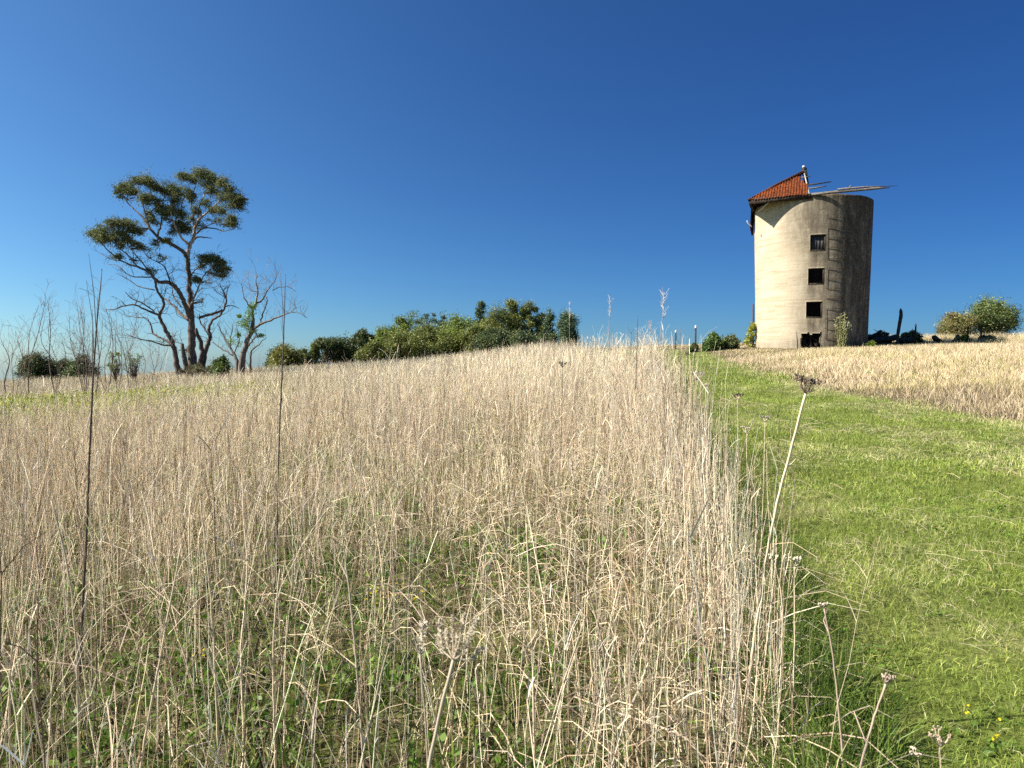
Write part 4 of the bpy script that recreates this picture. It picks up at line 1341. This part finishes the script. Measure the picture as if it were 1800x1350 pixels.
def silo_plants():
    # yellow-green creeper climbing the left foot of the silo
    c = SW(-2.5, .35, SZ)
    root = empty('creeper', (c[0], c[1], Z(c[0], c[1])), 'yellow-green creeper climbing the left foot of the silo', 'creeper')
    L = leafbag(); B = Bag()
    for k in range(26):
        z = R.uniform(0, 1.15)
        a = -2.42 - R.uniform(0, .42) * (1 - z / 1.3)
        p = SW(a - .06, R.uniform(-.1, .8), SZ - .05 + z)
        B.tube([SW(-2.55, .4, SZ - .2), SW(-2.5, .4, SZ + z * .5), p], [.012, .01, .006], 4, (1, 1, 1), cap=False)
        n = 70
        q = ell_pts(n, p, (.15, .15, .14), .6)
        L.put(q, R.uniform(.05, .10, n), R.uniform(.02, .035, n), pick(n, [(.34, .33, .03), (.27, .30, .04), (.42, .38, .05), (.15, .2, .03)], [3, 2, 1, 1.2], .15), up=.1)
    B.build('stems', M_bark, root); L.build('foliage', M_leaf, root)
    # straggly flowering weed against the wall at right
    c = SW(1.25, 2.35, SZ)
    root = empty('flowering_weed', (c[0], c[1], Z(c[0], c[1])), 'straggly tall weed with pale seed heads against the silo wall', 'weed')
    L = leafbag(); B = Bag()
    for k in range(22):
        top = c + np.array([R.normal(0, .17), R.normal(0, .15), R.uniform(.7, 1.35)])
        b = c + np.array([R.normal(0, .09), R.normal(0, .09), -.1])
        B.tube(cr([b, (b + top) / 2 + R.normal(0, .05, 3), top], 3), np.linspace(.012, .005, 7), 4, (2.4, 2.6, 1.5), cap=False)
        n = 34
        t = R.random(n)[:, None]
        L.put(b * (1 - t) + top * t + R.normal(0, .05, (n, 3)), R.uniform(.04, .09, n), R.uniform(.012, .022, n), pick(n, [(.24, .26, .07), (.16, .2, .05), (.32, .3, .12)], [1, 1, 1], .15), up=.2)
        n = 12
        L.put(top + R.normal(0, .035, (n, 3)), R.uniform(.02, .04, n), R.uniform(.008, .014, n), pick(n, [(.6, .58, .38)], [1], .1), up=.2)
    B.build('stems', M_bark, root); L.build('foliage', M_leaf, root)
    # dead sticks in front of the lowest opening
    for px, t, b, lab in ((1402, 583, 610, 'thin dead stick leaning left of the lowest silo opening'), (1408, 588, 611, 'short dead stick right beside the lowest silo opening')):
        B = Bag()
        p0 = at(px, b + 3, 29.45); p1 = at(px - 2 + 3 * (px > 1405), t, 29.5)
        root = empty('dead_stick', (p0[0], p0[1], Z(p0[0], p0[1])), lab, 'stick')
        B.tube([p0, (p0 + p1) / 2 + R.normal(0, .02, 3), p1], [.02, .018, .01], 5)
        B.build('stem', M_dark, root)
    # dark branches and rubble inside the lowest opening
    B = Bag()
    for k in range(16):
        a = R.uniform(-.35, .3)
        B.tube([SW(a, 2.2, SZ - .1), SW(a + R.normal(0, .1), 2.1, SZ + .2), SW(a + R.normal(0, .2), 2.1, SZ + R.uniform(.3, .6))], [.02, .016, .008], 4)
    o = B.build('dead_brush', M_dark)
    tag(o, 'tangle of dead brush inside the lowest silo opening', 'brush')


silo_plants()


def posts():
    g = 'steel fence posts'
    for px, top, bot, Y, cap, lab in (
            (1188, 584, 606, 36.5, 1, 'short steel fence post with white cap on the pale mound'),
            (1223, 576, 612, 31.0, 1, 'taller steel fence post with white cap left of the shrubs'),
            (1610, 573, 606, 31.5, 1, 'white-capped steel post right of the charred leaning post'),
            (1702, 574, 604, 31.6, 0, 'dull green steel post without cap below the rounded bush'),
            (1725, 571, 606, 31.4, 0, 'dark brown steel post in front of the rounded bush')):
        p1 = at(px, top, Y)
        x = p1[0]
        gz = Z(x, Y)
        root = empty('fence_post', (x, Y, gz), lab, 'post', g)
        B = Bag()
        # star picket: three fins
        for a in (0, 2.094, 4.189):
            dx, dy = cos(a + .5) * .022, sin(a + .5) * .022
            B.box((x + dx * .9, Y + dy * .9, (gz - .3 + p1[2]) / 2), (dx, dy, 0), (-dy * .22, dx * .22, 0), (0, 0, (p1[2] - gz + .3) / 2))
        B.build('picket', M_dark, root)
        if cap:
            B = Bag(); B.tube([(x, Y, p1[2] - .03), (x, Y, p1[2] + .06)], [.045, .04], 8); B.blob((x, Y, p1[2] + .07), (.045, .045, .03), 3)
            B.build('cap', M_white, root, True)
    # the charred leaning post
    Y = 31.3
    pts = [at(x, y, Y) for x, y in ((1577, 612), (1578, 590), (1581, 570), (1583.5, 556), (1583.5, 548), (1583, 542))]
    root = empty('charred_post', (pts[0][0], Y, Z(pts[0][0], Y)), 'tall charred black wooden post leaning right of the silo', 'post')
    B = Bag(); B.tube(cr(pts, 4), np.interp(np.linspace(0, 1, 21), [0, .5, .85, 1], [.068, .075, .07, .02]) * R.uniform(.92, 1.08, 21), 9)
    B.build('post', M_char, root)
    # charred logs heaped between silo and post
    g = 'charred logs heaped beside the silo'
    rs = .62
    for a, b, Y, r, lab in (
            ((1516, 603), (1572, 594), 32.2, .20, 'long charred log lying lowest in the heap by the silo'),
            ((1583, 600), (1602, 598), 32.3, .22, 'thick short charred log right of the leaning black post'),
            ((1520, 594), (1549, 582), 32.5, .11, 'charred log sloping up to a broken end near the silo'),
            ((1551, 584), (1562, 586), 32.7, .06, 'small charred chunk perched on top of the log heap'),
            ((1545, 593), (1576, 591), 32.8, .15, 'charred log behind, ending at the leaning black post'),
            ((1641, 592), (1655, 602), 33.0, .19, 'dark log lying below the yellow-brown bush'),
            ((1676, 600), (1684, 590), 33.0, .14, 'short dark log left of the bright green weed')):
        p0, p1 = at(*a, Y), at(*b, Y + .3)
        root = empty('charred_log', tuple((p0 + p1) / 2 * [1, 1, 0] + [0, 0, Z(*((p0 + p1) / 2)[:2])]), lab, 'log', g)
        B = Bag(); pts = cr([p0, (p0 * .6 + p1 * .4) + R.normal(0, .04, 3), p1], 5)
        r *= rs
        B.tube(pts, r * R.uniform(.8, 1.15, len(pts)), 8); B.build('log', M_char, root)
        for _ in range(2):
            B = Bag()
            s = p0 + (p1 - p0) * R.random()
            B.tube([s, s + R.normal(0, .09, 3) + [0, 0, r * .9], s + R.normal(0, .12, 3) + [0, 0, r * 1.4]], [r * .35, r * .3, r * .1], 5)
            B.build('branch_stub', M_char, root)
    # brambles over the logs
    bushy('bramble', 'dark low bramble growing over the charred logs', 'bramble', 1548, 585, 608, 33.2, 66, DRK, .7, None, True, 'shrub', (.08, .02))
    bushy('bramble', 'dark tangled bramble right of the leaning black post', 'bramble', 1600, 582, 606, 33.0, 40, DRK, .6, None, True, 'shrub', (.08, .02))
    # small white stone on the far field edge, and dark stump on the track edge
    p = at(579, 637, 44)
    B = Bag(); B.blob((p[0], 44, p[2] - .05), (.13, .08, .10), 8)
    o = B.build('white_block', M_white); tag(o, 'small white stone in the dry grass before the wood', 'stone')
    p = gp(1209, 625)
    B = Bag(); B.blob((p[0], p[1], p[2] + .07), (.10, .08, .12), 9)
    o = B.build('stump', M_dark); tag(o, 'small dark stump where the green track meets the dry mound', 'stump')


posts()

# ------------------------------------------------------------------ single weeds
def stem_obj(name, label, cat, pts, radii, col, group=None, branches=0, mat=None, bl=(.05, .2)):
    """pts: (px, py, Y) rows from the ground up"""
    W = np.array([at(a, b, c) for a, b, c in pts])
    gz = Z(W[0][0], W[0][1])
    if W[0][2] > gz:
        dv = W[0] - W[1]
        W = np.vstack([[W[0][0] + dv[0] * .3, W[0][1], gz - .02], W])
        gz = Z(W[0][0], W[0][1])
    sl_ = np.concatenate([[0], np.cumsum(np.linalg.norm(np.diff(W, axis=0), axis=1))])
    W = np.array([[np.interp(q, sl_, W[:, k]) for k in range(3)] for q in np.linspace(0, sl_[-1], 7)])
    W[1:-1] = W[1:-1] * .6 + (W[:-2] + W[2:]) * .2
    root = empty(name, (W[0][0], W[0][1], gz), label, cat, group)
    B = Bag()
    P = cr(W, 5)
    P[1:-1] += R.normal(0, .0007, P[1:-1].shape) * [1, 1, .2]
    rr = np.interp(np.linspace(0, 1, len(P)), np.linspace(0, 1, len(radii)), radii)
    rr = rr * R.uniform(.92, 1.1, len(P))
    C = np.array(col)
    B.tube(P, rr, 7, C)
    for k in range(branches):
        j = int(R.integers(len(P) // 3, len(P) - 2))
        L_ = R.uniform(*bl)
        e = P[j] + np.array([R.normal(0, .5), R.normal(0, .5), 1.1]) * L_ * .8
        B.tube([P[j], (P[j] + e) / 2 + R.normal(0, .01, 3), e], [rr[j] * .6, rr[j] * .5, rr[j] * .35], 4, C * R.uniform(.8, 1.2), cap=False)
    return root, B, P, rr


def umbel(B, c, up, R1, n, col, tipcol, r=.0011, rays=8):
    up = up / np.linalg.norm(up)
    a = np.cross(up, [1, 0, 0]); a /= np.linalg.norm(a); b = np.cross(up, a)
    for k in range(n):
        t = R.uniform(0, 2 * PI); s = math.sqrt(R.random())
        e = c + (a * cos(t) + b * sin(t)) * s * R1 + up * R1 * (.75 + .35 * (s ** 2) - .1 + R.normal(0, .04))
        m = (c + e) / 2 + (a * cos(t) + b * sin(t)) * s * R1 * .12 - up * R1 * .06
        B.tube(cr([c, m, e], 3), np.linspace(r * 1.5, r, 7), 4, col, cap=False)
        for q in range(rays):
            d = up * R.uniform(.2, 1) + R.normal(0, .6, 3)
            e2 = e + d / np.linalg.norm(d) * R1 * R.uniform(.14, .3)
            B.tube([e, e2], [r * .7, r * .7], 3, col, cap=False)
            if R.random() < .75: B.blob(e2, (r * 2.6, r * 2.6, r * 3.4), int(R.integers(1e6)), tipcol, 4)


W_PALE = (.64, .52, .35); W_GREY = (.50, .41, .30); W_DARK = (.11, .085, .065); SEED = (.22, .17, .12)
Mw = veg('weed_stem_material', .0, .6, .25)


def weeds():
    # the tall umbel weed on the track edge
    root, B, P, rr = stem_obj('umbel_weed', 'tallest pale umbel weed with round seed head leaning over the track', 'weed',
                              [(1312, 1235, 2.5), (1328, 1100, 2.45), (1345, 985, 2.45), (1366, 870, 2.42), (1388, 800, 2.4), (1402, 745, 2.4), (1416, 692, 2.38)],
                              [.0062, .0058, .0054, .0050, .0046, .0044, .0042], W_PALE)
    j = int(np.argmin(np.abs(P[:, 2] - at(1380, 820, 2.4)[2])))
    e = at(1399, 806, 2.42)
    B.tube(cr([P[j], (P[j] + e) / 2 + [0, 0, -.004], e], 3), np.linspace(.003, .0012, 7), 5, W_PALE)
    B.build('stem', Mw, root)
    H = Bag(); umbel(H, P[-1], P[-1] - P[-5], .050, 30, (.34, .26, .18), (.13, .095, .065), .0011, 7); H.build('seed_head', Mw, root)
    # near blurred head in the middle of the foreground
    root, B, P, rr = stem_obj('umbel_weed', 'thick grey umbel weed close to the camera, near the bottom centre', 'weed',
                              [(735, 1420, 1.13), (762, 1275, 1.1), (780, 1215, 1.08), (797, 1160, 1.06)], [.0042, .0038, .0032, .0028], W_GREY)
    B.build('stem', Mw, root)
    H = Bag()
    for (x, y) in ((772, 1092), (783, 1110), (795, 1085), (803, 1118), (815, 1082), (838, 1088), (828, 1112), (768, 1118), (846, 1140)):
        s0 = P[-1]; e = at(x, y, 1.06 + R.normal(0, .02))
        mid = s0 * .5 + e * .5 + np.array([(x - 800) * .00012, R.normal(0, .006), -.004])
        Q = cr([s0, mid, e], 6)
        H.tube(Q, np.linspace(.0011, .0009, len(Q)), 5, W_GREY)
        for k in range(120):
            t = R.uniform(.45, 1) * (len(Q) - 1); i0 = min(int(t), len(Q) - 2)
            c0 = Q[i0] + (Q[i0 + 1] - Q[i0]) * (t - i0); d = R.normal(0, 1, 3) + (e - mid) / np.linalg.norm(e - mid) * 1.1
            H.tube([c0, c0 + d / np.linalg.norm(d) * .0062], [.0007, .0005], 3, (.66, .56, .42), cap=False)
    H.build('seed_head', Mw, root)
    root, B, P, rr = stem_obj('seed_spike', 'fuzzy grey seed spike beside the thick umbel weed at bottom centre', 'weed',
                              [(757, 1380, 1.2), (748, 1230, 1.18), (738, 1150, 1.16)], [.002, .0018, .0015], W_GREY)
    B.build('stem', Mw, root)
    H = Bag()
    for k in range(90):
        t = R.random(); s = P[-1] + np.array([.006 * t, 0, .055 * t]); d = R.normal(0, 1, 3) * [1, 1, .5]; d /= np.linalg.norm(d)
        H.tube([s, s + d * .009 + [0, 0, .004]], [.0012, .0006], 3, (.66, .57, .44), cap=False)
    H.build('seed_head', Mw, root)
    # tall dark stems standing above the field
    g = 'tall thin dark stems above the field'
    for rows, r, lab in (
            ([(137, 1260, 3.0), (146, 1060, 3.0), (154, 900, 2.98), (159, 760, 2.96), (163, 640, 2.94), (171, 560, 2.92), (179, 474, 2.9)], (.0058, .0052, .0046, .0036, .0016), 'tallest dark stem at the left, crossing the dead shrubs'),
            ([(487, 905, 4.6), (489, 800, 4.6), (494, 700, 4.6), (498, 610, 4.58), (500, 540, 4.56), (502, 484, 4.55)], (.0058, .0052, .0050, .0044, .0018), 'tall dark knobbly stem right of the small tree'),
            ([(1117, 700, 9), (1119, 640, 9), (1120, 590, 9), (1121, 556, 9)], (.006, .0055, .005, .003), 'short dark stem against the sky left of the capped posts'),
            ([(1191, 720, 8.2), (1196, 660, 8.2), (1195, 610, 8.2), (1196, 578, 8.2)], (.0035, .0035, .003, .002), 'thin dark stem between the two capped posts')):
        root, B, P, rr = stem_obj('tall_stem', lab, 'stem', rows, r, W_DARK if r[0] > .005 else (.15, .12, .09), g)
        for k in range(0, len(P), 2):
            if R.random() < .8: B.blob(P[k], (rr[k] * 1.6, rr[k] * 1.6, rr[k] * 2.2), k, W_DARK, 4)
        if rows[0][2] < 5:
            for q in range(3):
                s = P[-9 + q * 2]; e = s + np.array([R.normal(-.02, .02), 0, R.uniform(.25, .4)])
                B.tube([s, (s + e) / 2 + [R.normal(0, .008), 0, 0], e], [.002, .0016, .0007], 4, W_DARK, cap=False)
        B.build('stem', Mw, root)
    # fluffy pale seed heads against the sky
    for rows, hl, wd, n, lab in (
            ([(1154, 700, 8.5), (1158, 640, 8.5), (1160, 590, 8.5), (1166, 545, 8.5)], .30, .05, 36, 'pale branching seed head against the sky right of centre'),
            ([(1066, 720, 9.5), (1067, 650, 9.5), (1069, 590, 9.5), (1072, 550, 9.5)], .30, .035, 22, 'fainter pale feathery seed head left of the dark short stem'),
            ([(1141, 640, 14), (1142, 610, 14), (1143, 578, 14)], .2, .05, 40, 'small distant seed head between the two paler feathery ones'),
            ([(1001, 640, 12), (1001, 590, 12), (1001, 560, 12)], .42, .03, 30, 'very thin wispy stem beside the conical tree')):
        root, B, P, rr = stem_obj('feathery_weed', lab, 'weed', rows, (.004, .0036, .003, .002), (.42, .33, .26), 'feathery seed heads against the sky')
        B.build('stem', Mw, root)
        H = Bag()
        H.tube([P[-1] - [0, 0, .36 * hl], P[-1] + [.004, 0, .1 * hl], P[-1] + [0, 0, .66 * hl]], [.0024, .002, .0012], 4, (.6, .52, .44))
        for k in range(n):
            t = R.random() ** .8
            s = P[-1] + np.array([0, 0, (t - .35) * hl])
            e = s + np.array([R.normal(0, wd * .6), R.normal(0, wd * .6), R.uniform(.02, .09) + .25 * wd])
            H.tube([s, (s * .6 + e * .4) + R.normal(0, .004, 3), e], [.0022, .002, .0014], 3, (.66, .58, .50), cap=False)
        H.build('seed_head', Mw, root)
    # umbels along the edge of the stalks
    g = 'dead umbel weeds along the track edge'
    for rows, r0, R1, n, col, tip, lab in (
            ([(1200, 900, 6.6), (1213, 800, 6.6), (1220, 720, 6.6), (1224, 668, 6.6)], .0042, .075, 16, W_GREY, (.33, .28, .24), 'grey umbel weed, topmost along the left track edge'),
            ([(1222, 960, 5.6), (1232, 850, 5.6), (1238, 760, 5.6), (1241, 684, 5.6)], .0042, .045, 8, W_PALE, (.4, .33, .24), 'pale slim umbel weed just right of the grey topmost one'),
            ([(1296, 940, 5.0), (1298, 830, 5.0), (1297, 760, 5.0), (1296, 703, 5.0)], .0026, .04, 10, W_PALE, (.06, .045, .035), 'slender weed with small dark head over the green track'),
            ([(1338, 960, 4.2), (1342, 860, 4.2), (1344, 790, 4.2), (1345, 742, 4.2)], .0034, .035, 9, W_PALE, (.26, .22, .18), 'short pale weed with blunt grey head, left of the tallest umbel'),
            ([(1312, 980, 4.4), (1316, 880, 4.4), (1312, 800, 4.4), (1313, 762, 4.4)], .0036, .04, 8, W_PALE, (.45, .38, .28), 'leaning straw-coloured weed in the middle of the track edge'),
            ([(1392, 1290, 2.45), (1396, 1180, 2.4), (1397, 1080, 2.4), (1396, 996, 2.4)], .0032, .034, 9, W_PALE, (.55, .48, .36), 'pale starry-headed weed low on the track edge'),
            ([(1482, 1330, 2.1), (1471, 1210, 2.1), (1462, 1130, 2.1), (1448, 1068, 2.1)], .0040, .014, 5, (.40, .30, .22), (.5, .42, .32), 'brown bent weed with forked tip over the shaded grass'),
            ([(1500, 1400, 1.85), (1524, 1300, 1.84), (1541, 1245, 1.84), (1557, 1202, 1.83)], .0044, .020, 7, (.42, .31, .23), (.35, .27, .2), 'reddish leaning weed at the bottom of the track'),
            ([(1655, 1380, 1.95), (1654, 1350, 1.95), (1653, 1312, 1.95)], .0018, .035, 9, (.46, .37, .26), (.36, .27, .19), 'brushy flattened umbel weed at the bottom right'),
            ([(1622, 1400, 1.9), (1620, 1350, 1.9), (1612, 1330, 1.9)], .0022, .016, 5, (.46, .37, .26), (.5, .4, .3), 'tiny forked weed left of the brushy flattened one'),
            ([(1365, 1330, 2.35), (1372, 1180, 2.35), (1378, 1050, 2.35), (1361, 985, 2.35)], .0030, .016, 5, W_PALE, (.5, .42, .3), 'thin bent pale weed left of the starry-headed one'),
            ([(1047, 1000, 4.0), (1052, 920, 4.0), (1056, 870, 4.0)], .0030, .06, 14, W_GREY, (.34, .28, .22), 'flat grey umbel weed in the middle of the dry field'),
            ([(985, 800, 7.0), (988, 720, 7.0), (989, 645, 7.0)], .0034, .045, 7, W_DARK, (.1, .07, .06), 'dark claw-headed weed in the upper middle of the field')):
        root, B, P, rr = stem_obj('umbel_weed', lab, 'weed', rows, (r0, r0 * .85, r0 * .7, r0 * .6), col, g, branches=int(R.integers(1, 4)), bl=(.04, .11))
        B.build('stem', Mw, root)
        H = Bag(); umbel(H, P[-1], P[-1] - P[-4], R1, n, col, tip, .0009 + .00012 * rows[0][2], 5); H.build('seed_head', Mw, root)


weeds()


def dead_shrubs():
    """bare upright shoots at the left"""
    g = 'bare dead shrubs at the left'
    data = [
        # base px, py, Y, shoots [(top px, py, r)], label
        (22, 690, 24, [(2, 600, .035), (40, 610, .008), (30, 605, .007)], 'bare dead shrub with a thick leaning stem at the photo\'s left edge'),
        (48, 690, 26, [(80, 528, .022), (68, 536, .012), (30, 598, .008)], 'bare dead shrub leaning right over the dark bushes'),
        (96, 690, 26, [(84, 528, .024), (78, 560, .014), (110, 600, .012), (88, 552, .01)], 'tall forked dead shrub at the left, with a twiggy top'),
        (152, 690, 25, [(143, 545, .018), (137, 548, .014), (148, 555, .012), (122, 560, .014), (158, 600, .012), (128, 602, .012)], 'fan of many bare upright shoots behind the tallest dark stem'),
        (172, 690, 24, [(172, 520, .016), (180, 560, .012), (160, 610, .01)], 'slim bare sapling rising just right of the tallest dark stem'),
        (191, 692, 24, [(186, 540, .018), (196, 560, .010), (150, 610, .014), (128, 604, .006)], 'bare forked sapling with one long stem bent low to the left'),
        (205, 690, 27, [(204, 575, .015), (240, 560, .008), (212, 600, .01)], 'bare thin sapling standing over the small green sapling'),
        (236, 690, 27, [(206, 590, .016), (240, 590, .010), (222, 600, .008)], 'bare dead shrub leaning left, near the pale green sapling'),
        (264, 690, 30, [(262, 600, .012), (280, 610, .010), (300, 600, .008), (250, 620, .008)], 'thin twiggy dead shrub left of the gum trunk'),
    ]
    for px, py, Y, sh, lab in data:
        p = at(px, py, Y)
        b = np.array([p[0], Y, Z(p[0], Y)])
        root = empty('dead_shrub', tuple(b), lab, 'shrub', g)
        B = Bag(); tips = []
        for tx, ty, r in sh:
            e = at(tx, ty, Y + R.uniform(-.5, .5))
            P = cr([b + R.normal(0, .04, 3) - [0, 0, .1], b * .62 + e * .38 + R.normal(0, .10, 3), b * .3 + e * .7 + R.normal(0, .09, 3), e], 5)
            B.tube(P, np.linspace(r, .004, len(P)) + .002, 5, (1.3, 1.15, 1.1))
            for k in range(5, len(P)):
                if R.random() < .8:
                    d = (P[k] - P[k - 1]); d /= np.linalg.norm(d)
                    grow(B, tips, P[k], d + R.normal(0, .55, 3), R.uniform(.15, .6), .007, 2, .4, (1.5, 1.35, 1.3), .25, .25, (1, 2), 3, .0035)
        B.build('stems', M_bark, root)


dead_shrubs()


def foreground_stalks():
    """countable thicker bare stalks close to the lens"""
    g = 'thick bare stalks in the near field'
    data = [((20, 1380, 1.9), (14, 1180, 1.9), (30, 1075, 1.9), 'first thick stalk from the left edge at the bottom'),
            ((245, 1345, 2.0), (300, 1060, 2.0), (318, 960, 2.0), 'long pale stalk leaning right in the lower left'),
            ((385, 1340, 2.3), (372, 1050, 2.3), (352, 880, 2.3), 'brown stalk bent near its middle left of lower centre'),
            ((140, 1350, 2.1), (132, 1030, 2.1), (90, 880, 2.1), 'dark stalk with a drooping pale tip near the tallest dark stem'),
            ((640, 1345, 2.2), (620, 1080, 2.2), (600, 930, 2.2), 'reddish brown stalk left of the thick umbel weed'),
            ((940, 1345, 2.3), (935, 1100, 2.3), (925, 920, 2.3), 'straight brown stalk right of the thick umbel weed'),
            ((1085, 1350, 2.4), (1060, 1120, 2.4), (1010, 960, 2.4), 'pale stalk leaning left in the matted straw'),
            ((1230, 1300, 2.25), (1110, 1262, 2.35), (1010, 1225, 2.5), 'pale fallen stalk lying slantwise across the matted straw'),
            ((485, 1345, 2.2), (478, 1120, 2.2), (492, 1000, 2.2), 'straight grey stalk in the green undergrowth'),
            ((1318, 1340, 2.0), (1300, 1150, 2.0), (1180, 1330, 2.0), 'X')]
    for a, b, c, lab in data[:-1]:
        root, B, P, rr = stem_obj('bare_stalk', lab, 'stalk', [a, b, c], (.0042, .0036, .0018), [W_GREY, (.34, .25, .18), W_PALE][len(lab) % 3], g, branches=5, bl=(.04, .13))
        B.build('stem', Mw, root)


foreground_stalks()

# ------------------------------------------------------------------ light
SKYK = 2 ** -.25
SUN_AZ = rad(262)     # clockwise from +Y
SUN_EL = rad(41)
w = bpy.data.worlds.new('World')
SC.world = w
w.use_nodes = True
nt = w.node_tree
nt.nodes.clear()
sk = nt.nodes.new('ShaderNodeTexSky')
sk.sky_type = 'NISHITA'
sk.sun_disc = False
sk.sun_elevation = SUN_EL
sk.sun_rotation = SUN_AZ
sk.altitude = 1500
sk.air_density = 1.0
sk.dust_density = 1.0
sk.ozone_density = 8.0
bg = nt.nodes.new('ShaderNodeBackground')
bg.inputs[1].default_value = .05
# the clear sky is brighter toward the sun's side and deeper away from it
tc = nt.nodes.new('ShaderNodeTexCoord')
dt = nt.nodes.new('ShaderNodeVectorMath'); dt.operation = 'DOT_PRODUCT'
dt.inputs[1].default_value = (sin(SUN_AZ) * cos(SUN_EL), cos(SUN_AZ) * cos(SUN_EL), sin(SUN_EL))
cx = nt.nodes.new('ShaderNodeCombineXYZ')
sp_ = nt.nodes.new('ShaderNodeSeparateXYZ')
nt.links.new(sk.outputs[0], sp_.inputs[0])
nt.links.new(tc.outputs['Generated'], dt.inputs[0])
for i_, (g_, k_, m_) in enumerate(((1.30, 3.4, .475), (1.2, 2.3, .70), (1.03, 1.58, 1.03))):
    def mth(op, a_, b_):
        q_ = nt.nodes.new('ShaderNodeMath'); q_.operation = op
        for n_, v_ in enumerate((a_, b_)):
            if isinstance(v_, float): q_.inputs[n_].default_value = v_
            else: nt.links.new(v_, q_.inputs[n_])
        return q_.outputs[0]
    v1 = mth('POWER', sp_.outputs[i_], g_)
    v2 = mth('MULTIPLY', mth('POWER', k_, dt.outputs['Value']), m_ * SKYK)
    nt.links.new(mth('MULTIPLY', v1, v2), cx.inputs[i_])
nt.links.new(cx.outputs[0], bg.inputs[0])
ow = nt.nodes.new('ShaderNodeOutputWorld')
nt.links.new(bg.outputs[0], ow.inputs[0])
sl = bpy.data.lights.new('sun', 'SUN')
sl.energy = 5.0
sl.angle = rad(.53)
sl.color = (1, .95, .86)
so = bpy.data.objects.new('sun', sl)
COL.objects.link(so)
so.location = (-30, -5, 30)
import mathutils
sd = mathutils.Vector((sin(SUN_AZ) * cos(SUN_EL), cos(SUN_AZ) * cos(SUN_EL), sin(SUN_EL)))
so.rotation_euler = sd.to_track_quat('Z', 'Y').to_euler()
SC.view_settings.view_transform = 'Standard'
SC.view_settings.look = 'None'
SC.view_settings.exposure = 1.25
SC.view_settings.gamma = 1
SC.cycles.max_bounces = 6
SC.cycles.diffuse_bounces = 3
SC.cycles.transmission_bounces = 3
SC.cycles.use_denoising = False
